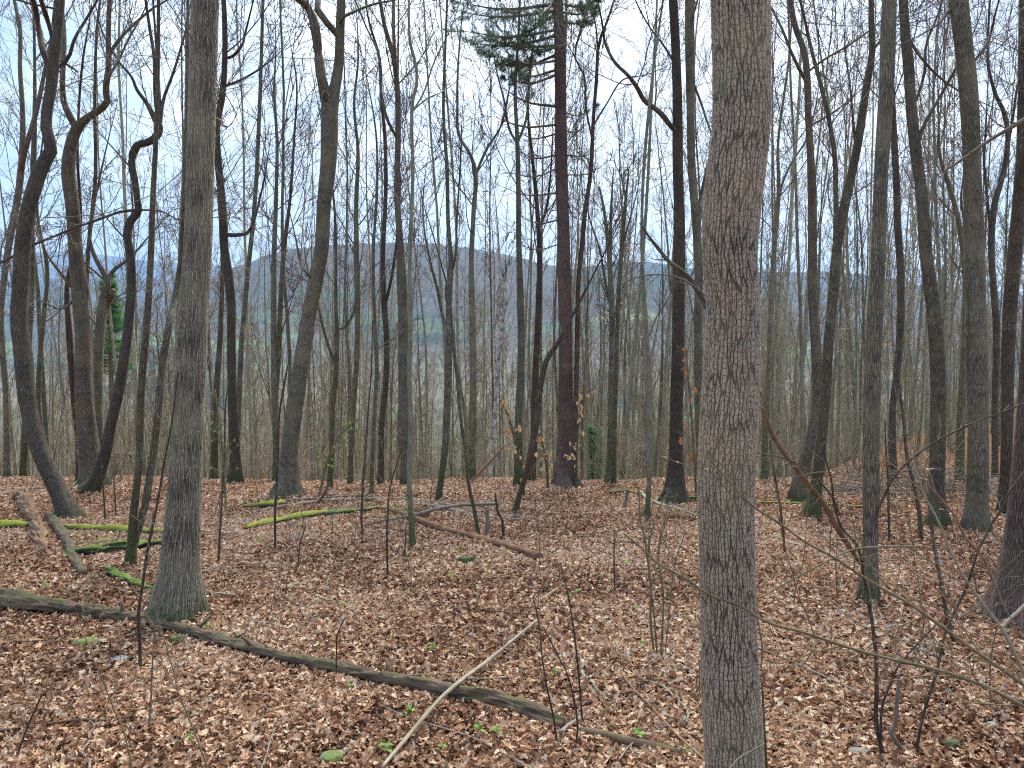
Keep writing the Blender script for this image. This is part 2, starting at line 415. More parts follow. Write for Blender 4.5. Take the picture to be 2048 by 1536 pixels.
def leaf_material():
    m, t = new_mat('dry_leaf_litter')
    lc = t.node('ShaderNodeAttribute', attribute_name='lc', attribute_type='INSTANCER').outputs['Fac']
    tcn = t.node('ShaderNodeTexCoord').outputs['Object']
    n = t.noise(tcn, 60, 3, .6).outputs[0]
    col = t.ramp(lc, [(0, (.035, .017, .011)), (.14, (.13, .052, .026)), (.30, (.27, .125, .068)), (.46, (.43, .235, .13)), (.62, (.55, .345, .205)),
                      (.78, (.67, .47, .30)), (.92, (.80, .63, .45)), (1.0, (.36, .32, .28))])
    col = t.mix(t.maprange(n, .4, .7, 0, .5), col, (.20, .10, .05))
    b = t.node('ShaderNodeBsdfPrincipled', {'Base Color': col, 'Roughness': .6})
    b.inputs['Specular IOR Level'].default_value = .22
    tr = t.node('ShaderNodeBsdfTranslucent', {'Color': col})
    mx = t.node('ShaderNodeMixShader', {0: .2, 1: b.outputs[0], 2: tr.outputs[0]})
    t.node('ShaderNodeOutputMaterial', {'Surface': mx.outputs[0]})
    return m


M['leaf'] = leaf_material()


def ground_material():
    m, t = new_mat('leaf_strewn_ground')
    geo = t.node('ShaderNodeNewGeometry').outputs['Position']
    n = t.noise(geo, 18, 6, .75).outputs[0]; n2 = t.noise(geo, 60, 3, .7).outputs[0]; n3 = t.noise(geo, .35, 3, .5).outputs[0]
    c = t.ramp(t.math('ADD', t.math('MULTIPLY', n, .5), t.math('MULTIPLY', n2, .5)), [(.3, (.03, .016, .01)), (.45, (.12, .055, .03)), (.6, (.28, .15, .085)), (.75, (.42, .26, .16))])
    far = t.node('ShaderNodeSeparateXYZ', {0: geo})
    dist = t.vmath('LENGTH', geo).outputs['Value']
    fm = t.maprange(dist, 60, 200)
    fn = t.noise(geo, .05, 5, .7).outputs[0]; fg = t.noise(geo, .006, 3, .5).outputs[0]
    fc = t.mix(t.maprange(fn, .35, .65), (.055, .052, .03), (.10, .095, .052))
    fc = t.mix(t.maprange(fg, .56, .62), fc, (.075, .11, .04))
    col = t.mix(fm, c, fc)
    b = t.node('ShaderNodeBsdfPrincipled', {'Base Color': col, 'Roughness': 1.0, 'Specular IOR Level': 0.0})
    bp = t.node('ShaderNodeBump', {'Height': n, 'Strength': .8, 'Distance': .03}); t.l.new(bp.outputs[0], b.inputs['Normal'])
    t.node('ShaderNodeOutputMaterial', {'Surface': b.outputs[0]})
    return m


def hill_material(name):
    m, t = new_mat(name)
    a = t.node('ShaderNodeAttribute', attribute_name='land').outputs['Color']
    geo = t.node('ShaderNodeNewGeometry').outputs['Position']
    n = t.noise(geo, .05, 4, .8).outputs[0]
    col = t.mix(1.0, a, t.ramp(n, [(.3, .55), (.7, 1.5)]), 'MULTIPLY')
    b = t.node('ShaderNodeBsdfPrincipled', {'Base Color': col, 'Roughness': 1.0})
    b.inputs['Specular IOR Level'].default_value = .1
    t.node('ShaderNodeOutputMaterial', {'Surface': b.outputs[0]})
    return m


# ------------------------------------------------------------------ ground and hills
def polar_ground():
    r = np.concatenate([[0.01], np.geomspace(.6, 6, 50), np.geomspace(6.15, 30, 110), np.geomspace(31, 9500, 120)])
    az = np.concatenate([np.linspace(-PI, -.9, 60, endpoint=False), np.linspace(-.9, .9, 420, endpoint=False), np.linspace(.9, PI, 60, endpoint=False)])
    R, A = np.meshgrid(r, az, indexing='ij'); X = R * np.sin(A); Y = R * np.cos(A)
    Z = G(X, Y)
    V = np.stack([X, Y, Z], -1).reshape(-1, 3); n = len(az)
    i = np.arange(len(r) - 1)[:, None] * n; j = np.arange(n)[None]; j2 = (j + 1) % n
    q = np.stack([i + j, i + j2, i + n + j2, i + n + j], -1).reshape(-1, 4)[:, ::-1]
    o = bpy.data.objects.new('ground', raw_mesh('ground', V, q, ground_material())); link(o)
    tag(o, 'leaf covered forest floor falling away to a wooded valley', kind='structure')


def hill(name, label, prof, Yr, Y0, seed, cb, cg, gthr, fields=(), cols=900, rows=70, bump=6.0):
    px = np.linspace(-900, 2950, cols); xs, ys = zip(*prof)
    yr = np.interp(px, xs, ys) + 2.5 * hsh(px, px * 0, 70, seed) + 1.2 * hsh(px, px * 0, 22, seed + 1)
    top = np.array([W(x, y, Yr) for x, y in zip(px, yr)])                      # ridge line as it stands at its distance
    v = np.concatenate([np.linspace(0, 1, rows), np.linspace(1, 1.6, 10)[1:]])
    Yd = Y0 + (Yr - Y0) * v[:, None] * np.ones(cols)[None]
    X = (top[None, :, 0] / Yr) * Yd
    base = -88.0
    hh = (top[None, :, 2] - base)
    vv = np.minimum(v, 1)[:, None]; sh = np.where(v[:, None] <= 1, .12 * vv + .88 * (vv ** 1.35), 1 - 1.2 * (v[:, None] - 1) ** 1.5)
    Z = base + hh * sh
    env = np.clip(vv * 4, 0, 1) * np.clip((1.02 - vv) * 5, .0, 1)
    Z = Z + env * hh * .09 * (hsh(X, Yd, 420, seed + 2) + .5 * hsh(X, Yd, 160, seed + 3))
    Z = Z - 14 * np.clip(1 - v[:, None] * 14, 0, 1)
    Z = Z + rng.uniform(0, bump, Z.shape) * np.clip(v[:, None] * 6, 0, 1)
    V = np.stack([X, Yd, Z], -1)
    ev = (Z - EYE[2]) / Yd * F_PX; py = 680 - ev; pxx = CX + X / Yd * F_PX
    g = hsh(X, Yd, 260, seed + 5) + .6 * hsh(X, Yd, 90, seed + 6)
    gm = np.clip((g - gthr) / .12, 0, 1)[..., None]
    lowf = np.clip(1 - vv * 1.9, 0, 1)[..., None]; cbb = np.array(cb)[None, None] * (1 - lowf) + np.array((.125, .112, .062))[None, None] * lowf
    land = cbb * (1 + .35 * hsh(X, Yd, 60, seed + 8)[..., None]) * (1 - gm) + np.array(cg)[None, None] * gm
    for (fx, fy, fw, fh, c) in fields:
        e = ((pxx - fx) / fw) ** 2 + ((py - fy) / fh) ** 2 + 1.5 * hsh(X, Yd, 90, seed + 9) + .8 * hsh(X, Yd, 35, seed + 10)
        fm = np.clip((1.0 - e) / .15, 0, 1)[..., None]; land = land * (1 - fm) + np.array(c)[None, None] * fm
    land = np.concatenate([land, np.ones(land.shape[:2] + (1,))], -1)
    nc = cols; i = np.arange(len(v) - 1)[:, None] * nc; j = np.arange(nc - 1)[None]
    q = np.stack([i + j, i + j + 1, i + nc + j + 1, i + nc + j], -1).reshape(-1, 4)
    o = bpy.data.objects.new(name, raw_mesh(name, V.reshape(-1, 3), q, hill_material(name + '_woods'), smooth=False, extra={'land': ('FLOAT_COLOR', land.reshape(-1, 4))}))
    link(o); tag(o, label, kind='structure')


polar_ground()
FG = (.085, .14, .05)
hill('hill', 'long wooded hill across the valley with green fields at its foot',
     [(-900, 640), (0, 640), (250, 600), (400, 570), (480, 532), (560, 503), (640, 491), (760, 486), (880, 490), (960, 500), (1050, 522), (1120, 536), (1200, 548), (1400, 560), (1700, 590), (2000, 640), (2950, 660)],
     2300, 900, 11, (.050, .045, .034), (.018, .040, .020), .16,
     fields=[(470, 690, 130, 16, FG), (590, 672, 60, 8, FG), (20, 700, 50, 14, FG), (560, 730, 60, 8, FG), (1250, 632, 70, 12, (.12, .15, .055)), (620, 640, 190, 16, (.045, .075, .03)), (900, 655, 160, 14, (.05, .08, .035)), (1150, 660, 120, 12, (.05, .085, .035)), (330, 680, 120, 14, FG), (1560, 700, 90, 12, FG), (1080, 700, 60, 9, FG), (1700, 720, 90, 14, FG), (1900, 700, 60, 12, FG), (660, 590, 70, 14, (.028, .068, .032))])
hill('hill', 'wooded hill behind on the far side with conifers along its top',
     [(-900, 560), (1000, 560), (1120, 545), (1180, 533), (1240, 524), (1300, 525), (1350, 535), (1450, 545), (1540, 544), (1640, 544), (1720, 549), (1800, 562), (1900, 590), (2050, 610), (2950, 620)],
     3300, 1800, 31, (.05, .048, .043), (.018, .032, .02), .05)
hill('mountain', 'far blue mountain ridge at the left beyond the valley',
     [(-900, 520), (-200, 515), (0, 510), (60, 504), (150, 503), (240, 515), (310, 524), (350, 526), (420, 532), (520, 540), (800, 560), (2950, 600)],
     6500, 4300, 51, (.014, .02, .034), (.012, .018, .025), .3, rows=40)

# ------------------------------------------------------------------ traced trees
GROUP_BG = 'bare trees on the slope beyond the crest'
ntree = [0]; TR = []


def tri_count(k): return k


def crown_from(stems, T_list, nl, t0, L, R, up=.10, ang=48, sub=6, tw=5, rmin=.0028, out=None, mid=.0):
    """limbs, branches and twigs growing from stem paths"""
    tb = out or Tubes()
    for (p, r, k, a, b) in stems:
        lp, lr = spawn(p[None], r[None], k, a, b, L / max(.1, np.linalg.norm(np.diff(p, axis=0), axis=1).sum()), ang, 9, .085, up, .33, rmin * 1.6, R, Lmax=L)
        lr = np.minimum(lr, .04)
        tb.add(lp, lr, 5)
        sp_, sr = spawn(lp, lr, sub, .12, .98, .42, 42, 6, .14, .05, .55, rmin * 1.2, R, Lmax=1.6); tb.add(sp_, sr, 4)
        tp, tr_ = spawn(sp_, sr, tw, .1, 1.0, .5, 40, 4, .16, .03, .6, rmin, R, Lmax=.7); tb.add(tp, tr_, 3)
    return tb


def hero(name, label, mat, d, path, forks=(), limbs=8, t0=.35, L=3.0, cat='tree', sides=20, rings=60, flare=None, top=16.0, rough=.05,
         twigs='twig', group=None, sub=7, tw=6, prof_bump=None, ext=True, ang=45, crown=True, dvar=0.25, rmin=None, baseoff=0.0, s_px=1.0):
    """path: (x, y, width) in photo pixels from the foot up, standing at depth d"""
    ntree[0] += 1
    R = np.random.default_rng(1000 + ntree[0])
    k = d / F_PX
    x0, y0, w0 = path[0]
    if d is None: raise ValueError
    P = [W(x, y, d) for x, y, w in path]; RD = [w * .5 * k * s_px for x, y, w in path]
    # a natural lean in depth
    lean = R.normal(0, .02); wob = R.uniform(0, 6)
    foot = float(G(P[0][0], d))
    P = [p + np.array([0, lean * (p[2] - foot) + .04 * d / 10 * math.sin(p[2] * 1.3 + wob), 0]) for p in P]
    if P[0][2] > foot - .05: 
        P.insert(0, np.array([P[0][0] + baseoff, P[0][1], foot - .12])); RD.insert(0, RD[0] * 1.02)
    else:
        P[0] = np.array([P[0][0], P[0][1], foot - .12])
    if ext and path[-1][1] <= 5:                                       # carries on above the frame
        dirn = nrm((P[-1] - P[-3])); hleft = max(2.0, top - P[-1][2])
        for q in range(1, 5):
            dirn = nrm(dirn * .85 + np.array([R.normal(0, .08), R.normal(0, .08), .4])); P.append(P[-1] + dirn * hleft / 4); RD.append(RD[-1] * .72)
    elif ext:
        dirn = nrm(P[-1] - P[-2])
        for q in range(3): dirn = nrm(dirn + np.array([R.normal(0, .08), R.normal(0, .08), .15])); P.append(P[-1] + dirn * .8); RD.append(max(.004, RD[-1] * .5))
    base = np.array([P[0][0], P[0][1], foot])
    root = empty(name, base, label, cat, group)
    pts, rad = resample(P, RD, rings)
    fl = .35 if flare is None else flare
    TR.append((P[0][0], P[0][1], RD[0]))
    ph = R.uniform(0, 6); nb = R.integers(4, 7)

    def prof(sg, th):
        e = np.exp(-np.maximum(sg - .12, 0) / (rad[0] * 1.6 + .03))
        f = 1 + fl * e * (1 + .5 * np.sin(nb * th + ph) + .35 * np.sin((nb - 2) * th - ph))
        if prof_bump: f = f * prof_bump(sg, th)
        return f
    s0 = -.12
    tb = Tubes().add(pts, rad, sides, rough=rough, prof=prof, s0=s0, cap=not (ext and path[-1][1] <= 5))
    tb.obj('trunk', mat, root, base)
    stems = [(pts, rad, limbs, t0, .98)]
    for fk in forks:
        fp, opt = (fk['p'], fk) if isinstance(fk, dict) else (fk, {})
        dd = d + opt.get('dd', 0)
        Q = []; n = len(fp)
        for q, (x, y, w) in enumerate(fp):
            Q.append(W(x, y, d + (R.uniform(-1, 1) * dvar + opt.get('dd', 0)) * (q / max(1, n - 1))))
        # start inside the trunk
        i0 = int(np.argmin(np.linalg.norm(pts - Q[0], axis=1))); 
        if opt.get('snap', True) and np.linalg.norm(pts[i0] - Q[0]) < .5: Q[0] = pts[i0]
        QR = [w * .5 * k for x, y, w in fp]
        if fp[-1][1] <= 8 and len(Q) > 1:
            dn = nrm(Q[-1] - Q[-2])
            for e in range(3): dn = nrm(dn + np.array([0, 0, .2])); Q.append(Q[-1] + dn * 1.0); QR.append(QR[-1] * .65)
        elif not opt.get('broken'):
            dn = nrm(Q[-1] - Q[-2])
            for e in range(2): dn = nrm(dn + np.array([R.normal(0, .1), 0, .15])); Q.append(Q[-1] + dn * .5); QR.append(max(.003, QR[-1] * .5))
        f_p, f_r = resample(Q, QR, max(14, n * 5))
        Tubes().add(f_p, f_r, 8 if QR[0] < .03 else 12, rough=rough * .8, cap=opt.get('broken', False), s0=6.0).obj('limb', mat, root, base)
        stems.append((f_p, f_r, opt.get('k', max(3, n)), .15, .98))
    if crown and limbs:
        crown_from(stems, None, limbs, t0, L, R, sub=sub, tw=tw, ang=ang, rmin=(rmin or max(.0016, 0.00024 * d))).obj('crown', M[twigs], root, base)
    return root


# the old branch scar under the fork of the large Y tree is added with that tree below
# ---- the two big oaks
def oak_burl(sg, th):
    return 1 + .05 * np.exp(-((sg - .55) / .07) ** 2) + .03 * np.sin(sg * 6 + 1) + .025 * np.sin(2 * th + sg * 2)


hero('oak_tree', 'nearest thick oak trunk with cracked grey bark rising at the right', M['near_oak'], 2.9,
     [(1473, 1680, 128), (1472, 1620, 119), (1470, 1536, 113), (1466, 1430, 116), (1462, 1370, 115), (1461, 1290, 111), (1458, 1100, 109), (1457, 974, 109), (1464, 838, 112), (1470, 700, 109),
      (1473, 600, 107), (1467, 508, 109), (1471, 420, 112), (1479, 338, 113), (1489, 254, 109), (1491, 130, 110), (1489, 0, 114)],
     limbs=5, t0=.6, sides=250, rings=820, flare=.06, top=9, rough=.012, prof_bump=lambda sg, th: 1 + .02 * np.sin(sg * 5) + .018 * np.sin(2 * th + sg * 2.2), sub=3, tw=2)
hero('oak_tree', 'thick straight oak at the left with deeply ridged bark and moss round its foot', M['left_oak'], GP(353, 1240)[1],
     [(353, 1240, 88), (355, 1200, 78), (357, 1134, 70), (366, 1018, 65), (376, 838, 60), (387, 669, 56), (397, 500, 52), (402, 260, 51), (407, 0, 51)],
     forks=[[(423, 225, 9), (436, 238, 8), (446, 250, 6)]], limbs=7, t0=.62, sides=180, rings=640, flare=.34, top=11, rough=.015, sub=4, tw=3)
D = GP
hero('pine_trunk_tree', 'large leaning pine at the right edge with purple brown bark and broad root flare', M['pine'], GP(2020, 1250)[1],
     [(2030, 1255, 100), (2034, 1215, 84), (2040, 1160, 72), (2048, 1060, 62), (2054, 940, 57), (2060, 780, 54), (2066, 560, 52), (2074, 300, 50), (2080, 0, 48)],
     limbs=4, t0=.65, sides=72, rings=180, flare=.42, top=11, cat='pine', sub=3, tw=3)
hero('maple_tree', 'straight slim grey maple standing between the near oak and the right edge', M['maple'], GP(1738, 1210)[1],
     [(1738, 1210, 36), (1740, 1168, 31), (1743, 1060, 29), (1745, 1008, 31), (1745, 838, 31), (1749, 669, 30), (1755, 508, 27), (1760, 338, 26), (1771, 169, 27), (1779, 0, 27)],
     limbs=6, t0=.55, sides=48, rings=160, flare=.35, top=12)

# ---- left side
hero('bent_tree', 'crooked dark tree at the left whose foot leans in beside the mossy log', M['dark'], GP(143, 1040)[1],
     [(146, 1042, 40), (135, 1015, 33), (125, 990, 32), (105, 950, 31), (82, 900, 31), (62, 830, 31), (50, 760, 32), (45, 700, 32), (37, 640, 30), (43, 570, 28), (50, 500, 28),
      (60, 440, 28), (75, 385, 27), (95, 335, 25), (113, 298, 23), (104, 270, 21), (104, 230, 20), (112, 180, 20), (114, 146, 21), (119, 100, 18), (124, 50, 16), (127, 0, 15)],
     forks=[[(110, 150, 13), (98, 130, 13), (88, 108, 12), (80, 68, 11), (71, 17, 10), (66, 0, 9)], [(92, 112, 9), (105, 72, 10), (93, 34, 9), (82, 0, 8)],
            [(116, 140, 8), (129, 128, 7), (149, 78, 6), (169, 44, 5), (190, 8, 4)], [(60, 18, 4), (35, 0, 4)], {'p': [(128, 128, 5), (145, 136, 4), (156, 144, 3)], 'broken': True}],
     limbs=8, t0=.5, sides=28, rings=110, flare=.35, twigs='twig')
hero('forked_tree', 'grey tree behind the bent one, forking into a wide crooked Y', M['maple'], 14.6,
     [(184, 962, 44), (180, 930, 40), (170, 805, 34), (163, 669, 30), (150, 585, 27), (142, 508, 26), (136, 406, 25), (130, 338, 24), (136, 288, 22), (148, 252, 20), (169, 231, 13), (196, 213, 13),
      (207, 200, 13), (203, 176, 12), (206, 135, 11), (203, 68, 10), (203, 0, 9)],
     forks=[[(146, 252, 14), (135, 223, 13), (127, 200, 11), (125, 169, 10), (128, 80, 9), (122, 0, 8)], [(208, 138, 7), (217, 115, 7), (237, 81, 6), (281, 37, 5), (305, 17, 4), (335, 0, 3)],
            [(205, 180, 5), (210, 172, 5), (237, 122, 4), (257, 78, 4), (279, 40, 3)], [(148, 578, 7), (135, 612, 5), (120, 618, 4), (100, 610, 3)], [(140, 590, 8), (120, 545, 6), (95, 510, 4), (80, 470, 3)]],
     limbs=8, t0=.45, sides=28, rings=110, flare=.3)
hero('tree', 'grey trunk just right of the crooked Y tree with a broken side limb', M['maple'], 15.2,
     [(196, 962, 20), (200, 850, 20), (200, 790, 19), (202, 645, 18), (210, 590, 16), (217, 560, 13), (207, 540, 10), (193, 510, 8), (186, 480, 6), (196, 420, 5), (210, 360, 4)],
     forks=[[(216, 562, 9), (230, 538, 8), (252, 522, 6), (270, 505, 4), (300, 470, 3)], {'p': [(206, 640, 12), (215, 610, 11), (228, 580, 10)], 'broken': True}], limbs=6, t0=.3, L=1.8, sides=18)
hero('bent_tree', 'thin snaking tree with a sharp zigzag near its top, left of the ridged oak', M['dark'], GP(180, 984)[1],
     [(178, 986, 34), (190, 965, 23), (200, 945, 21), (215, 900, 21), (225, 850, 20), (240, 780, 19), (250, 700, 19), (256, 640, 18), (262, 570, 17), (262, 510, 16), (257, 470, 16),
      (263, 445, 15), (280, 424, 14), (279, 400, 12), (275, 360, 12), (270, 330, 12), (272, 308, 13), (283, 292, 13), (300, 288, 13), (318, 276, 14), (324, 258, 14), (313, 238, 11),
      (298, 210, 8), (275, 178, 6), (268, 160, 5), (240, 125, 4), (210, 75, 3)],
     forks=[[(318, 256, 7), (311, 200, 7), (309, 120, 7), (300, 60, 6), (291, 0, 5)], [(322, 262, 8), (328, 195, 6), (345, 150, 5), (362, 95, 4), (378, 30, 3)], [(316, 262, 5), (320, 210, 5), (315, 130, 5), (306, 0, 4)],
            [(278, 424, 6), (240, 424, 5), (200, 438, 5), (160, 452, 5), (120, 468, 5), (70, 488, 5), (0, 526, 5)], [(284, 420, 4), (320, 422, 3), (360, 440, 3), (410, 438, 2)]],
     limbs=7, t0=.35, L=1.5, sides=24, rings=140, flare=.5)
hero('tree', 'slim tree at the left edge that splits into two long stems', M['maple'], 16.5,
     [(14, 958, 12), (8, 800, 11), (3, 620, 11), (10, 501, 12), (32, 355, 13), (42, 237, 9), (35, 135, 8), (27, 34, 7), (17, 0, 6)],
     forks=[[(33, 345, 10), (46, 318, 10), (71, 230, 9), (88, 150, 7), (100, 90, 5), (110, 0, 4)]], limbs=9, t0=.3)
hero('twin_stemmed_tree', 'pair of slim stems growing from one foot just left of the ridged oak', M['mossy'], GP(258, 1138)[1],
     [(258, 1140, 22), (262, 1100, 18), (270, 1018, 15), (284, 923, 14), (288, 838, 14), (295, 737, 14), (305, 635, 13), (311, 534, 12), (316, 400, 10), (322, 300, 9), (330, 150, 7), (336, 0, 6)],
     forks=[{'p': [(262, 1110, 15), (272, 1075, 14), (291, 1008, 15), (299, 957, 15), (309, 889, 14), (318, 805, 14), (326, 720, 14), (338, 652, 13), (349, 601, 12), (360, 534, 11), (368, 420, 9), (372, 250, 7), (376, 0, 6)], 'k': 7}],
     limbs=7, t0=.4, L=1.5, sides=24, rings=90, flare=.35)
hero('tree', 'dark stem with moss at its lowest fork, standing just right of the ridged oak', M['dark'], 15.6,
     [(470, 962, 26), (469, 900, 20), (467, 800, 18), (466, 700, 17), (463, 601, 17), (455, 540, 18), (450, 508, 16), (447, 406, 15), (441, 320, 14), (440, 254, 13), (449, 203, 12), (453, 102, 10), (450, 0, 9)],
     forks=[[(453, 128, 7), (460, 115, 6), (481, 95, 5), (492, 60, 4), (502, 20, 3)], [(462, 480, 8), (475, 470, 8), (492, 467, 7), (508, 440, 5), (519, 400, 4), (530, 350, 3)], [(440, 262, 9), (428, 236, 8), (426, 222, 8), (424, 200, 6)],
            [(452, 180, 6), (470, 165, 5), (500, 150, 4), (530, 130, 3)]], limbs=10, t0=.35, sides=20)
hero('tree', 'straight stem with pale patches between the ridged oak and the dark stem', M['mossy'], 17.0,
     [(428, 955, 15), (430, 906, 14), (436, 771, 12), (440, 669, 10), (443, 585, 8), (446, 480, 7), (442, 400, 6)], limbs=9, t0=.35, sides=14, L=1.8)
hero('tree', 'thin straight tree left of the snaking one, dark against the sky', M['dark'], 17.5,
     [(176, 955, 10), (174, 800, 9), (172, 600, 8), (176, 500, 8), (183, 350, 7), (185, 200, 6), (190, 34, 5), (192, 0, 4)], limbs=12, t0=.3, sides=10, L=2.0)
hero('tree', 'slim trunk half hidden behind the bent tree at the left', M['bg'], 18.0,
     [(44, 960, 14), (50, 860, 13), (62, 700, 11), (64, 568, 10), (70, 420, 8), (78, 300, 7), (72, 150, 6)], limbs=9, t0=.35, sides=12)
hero('tree', 'thin olive trunk between the bent tree and the crooked Y tree', M['mossy'], 17.2,
     [(110, 965, 10), (82, 838, 10), (86, 737, 9), (92, 635, 8), (98, 540, 7), (84, 430, 5), (95, 330, 4)], limbs=9, t0=.3, sides=12, L=1.8)
hero('tree', 'dark straight trunk touching the left side of the crooked Y tree', M['dark'], 15.8,
     [(157, 960, 14), (155, 900, 13), (151, 805, 13), (146, 669, 12), (140, 560, 8), (160, 480, 6), (165, 300, 5), (178, 120, 4)], limbs=8, t0=.4, sides=12)

# ---- centre left
ytree = hero('forked_tree', 'large Y shaped tree left of the middle with a mossy flared foot', M['maple'], GP(574, 992)[1],
     [(574, 994, 48), (576, 965, 36), (579, 906, 33), (591, 805, 33), (604, 703, 32), (616, 618, 30), (629, 551, 29), (640, 495, 28), (646, 406, 28), (655, 322, 30), (656, 254, 33), (656, 203, 34), (664, 172, 22),
      (672, 118, 18), (674, 51, 17), (676, 0, 17)],
     forks=[{'p': [(652, 212, 26), (645, 165, 20), (636, 102, 19), (630, 51, 18), (614, 12, 15), (598, 0, 12)], 'k': 3}, [(632, 60, 12), (635, 20, 13), (637, 0, 12)],
            [(678, 42, 6), (688, 33, 6), (717, 20, 5), (741, 10, 5), (790, 0, 3)], [(630, 560, 6), (612, 545, 5), (600, 520, 5), (592, 480, 3)]],
     limbs=6, t0=.55, sides=40, rings=150, flare=.5, prof_bump=None)
yb = np.array(ytree.location); yd = yb[1] - .17
an_ = np.linspace(0, 2 * PI, 28)
sc_p = np.array([W(651 + 7 * math.cos(a), 196 + 14 * math.sin(a), yd - .02 * abs(math.cos(a)) * 0) for a in an_])
Tubes().add(sc_p, np.full(28, .018), 8, rough=.2).obj('scar_rim', M['maple'], ytree, yb)
sc_h = np.array([W(651, 196 - 9 + t * 3, yd + .02) for t in range(7)])
Tubes().add(sc_h, .038 * np.sin(PI * np.linspace(.12, .88, 7)), 12, rough=.1, cap=True).obj('scar', M['log_black'], ytree, yb)
hero('tree', 'double stemmed slim tree left of the large Y tree', M['bg'], 16.6,
     [(551, 958, 15), (550, 860, 13), (549, 770, 13), (547, 635, 12), (544, 508, 10), (548, 400, 8), (552, 280, 6), (545, 170, 5)],
     forks=[{'p': [(552, 800, 9), (557, 720, 10), (560, 635, 10), (568, 500, 9), (580, 400, 6), (588, 280, 5), (592, 150, 3)], 'k': 9}], limbs=13, t0=.45, sides=14, L=2.2)
hero('tree', 'mossy forked sapling with one branch angled low to the left, right of the Y tree', M['mossy'], 14.8,
     [(659, 965, 11), (662, 900, 10), (667, 805, 10), (674, 737, 10), (676, 662, 9), (674, 601, 7), (673, 517, 6), (670, 420, 5), (660, 330, 4)],
     forks=[[(671, 728, 7), (652, 676, 6), (635, 608, 5), (622, 560, 4), (612, 520, 3)], [(678, 665, 6), (688, 655, 6), (704, 632, 5), (712, 600, 4), (716, 560, 3)]], limbs=7, t0=.4, sides=12, L=1.5)
hero('tree', 'straight trunk in the gap right of the mossy forked sapling', M['bg'], 16.4,
     [(701, 962, 11), (706, 805, 10), (713, 703, 11), (714, 601, 12), (710, 500, 11), (708, 400, 9), (712, 300, 7), (705, 200, 5), (712, 120, 4)], limbs=13, t0=.42, sides=14, L=2.0)
hero('tree', 'thin mossy trunk with its foot standing nearer than its neighbours', M['mossy'], GP(744, 990)[1],
     [(744, 992, 9), (745, 940, 8), (748, 838, 8), (751, 737, 8), (747, 635, 7), (745, 500, 6), (752, 380, 5), (748, 260, 4)], limbs=10, t0=.3, sides=10, L=1.4)
hero('tree', 'wavy brown trunk left of the pale green barked sapling', M['dark'], 16.2,
     [(762, 960, 13), (764, 900, 12), (764, 855, 12), (771, 771, 12), (772, 669, 12), (767, 601, 11), (767, 500, 9), (772, 400, 8), (768, 260, 7), (762, 200, 6), (758, 110, 5), (740, 50, 4)],
     forks=[[(770, 610, 6), (780, 570, 6), (789, 517, 5), (797, 440, 4), (800, 350, 3)]], limbs=13, t0=.4, sides=14, L=2.0)
hero('tree', 'tall straight grey trunk directly behind the pale green barked sapling', M['maple'], 15.8,
     [(810, 968, 18), (810, 872, 15), (808, 737, 15), (806, 601, 14), (801, 508, 13), (793, 406, 12), (792, 305, 12), (792, 237, 12), (787, 135, 10), (778, 85, 9), (767, 51, 8), (757, 0, 7)],
     forks=[[(790, 160, 7), (788, 85, 7), (787, 0, 6)], [(790, 280, 6), (775, 240, 6), (762, 180, 5), (757, 110, 4), (735, 60, 3), (710, 0, 3)]], limbs=14, t0=.45, sides=16)
hero('sapling', 'slim sapling with smooth pale bark and a bright green mossy band, in the middle', M['smooth'], GP(825, 1100)[1],
     [(825, 1101, 15), (823, 1060, 12), (820, 1010, 11), (818, 974, 10), (820, 900, 11), (822, 838, 10), (819, 754, 9), (822, 669, 9), (821, 534, 8), (825, 420, 7), (827, 338, 7), (824, 237, 7), (826, 200, 7),
      (834, 169, 6), (833, 135, 6), (822, 95, 6), (818, 34, 5), (819, 0, 4)],
     forks=[[(826, 215, 4), (840, 200, 3), (870, 120, 3), (900, 60, 2)], [(826, 212, 3), (850, 200, 3), (884, 184, 2)]], limbs=9, t0=.4, L=1.0, sides=24, rings=120, sub=4, tw=3, cat='sapling', flare=.2)
hero('tree', 'forked mossy trunk right of the pale sapling with one curving limb', M['mossy'], GP(876, 1001)[1],
     [(876, 1002, 12), (880, 970, 12), (888, 923, 13), (894, 838, 14), (898, 737, 15), (899, 642, 14), (899, 601, 12), (903, 517, 10), (899, 474, 8), (896, 338, 7), (890, 237, 6), (893, 135, 5), (898, 0, 4)],
     forks=[[(899, 660, 9), (888, 642, 7), (874, 575, 6), (862, 530, 5), (850, 470, 4), (846, 400, 3)], [(896, 620, 6), (893, 570, 5), (905, 540, 5), (914, 430, 4), (922, 300, 3)]], limbs=12, t0=.45, sides=16, L=1.8)
hero('tree', 'straight grey trunk left of the white birch', M['bg'], 16.0,
     [(943, 966, 16), (945, 872, 15), (947, 770, 14), (945, 635, 13), (943, 508, 10), (948, 420, 9), (950, 338, 8), (940, 310, 6), (923, 285, 6), (916, 203, 5), (918, 120, 4)],
     forks=[[(950, 345, 6), (974, 297, 5), (1001, 254, 4), (1015, 200, 3)]], limbs=14, t0=.45, sides=14)
hero('sapling', 'mossy leaning sapling whose foot stands at the end of the brown log', M['mossy'], GP(957, 1078)[1],
     [(958, 1080, 10), (955, 1060, 8), (948, 1017, 7), (938, 973, 7), (931, 900, 7), (922, 838, 6), (912, 737, 6), (906, 690, 5), (900, 600, 4), (880, 520, 3)],
     limbs=8, t0=.4, L=.8, sides=10, sub=4, tw=3, cat='sapling')
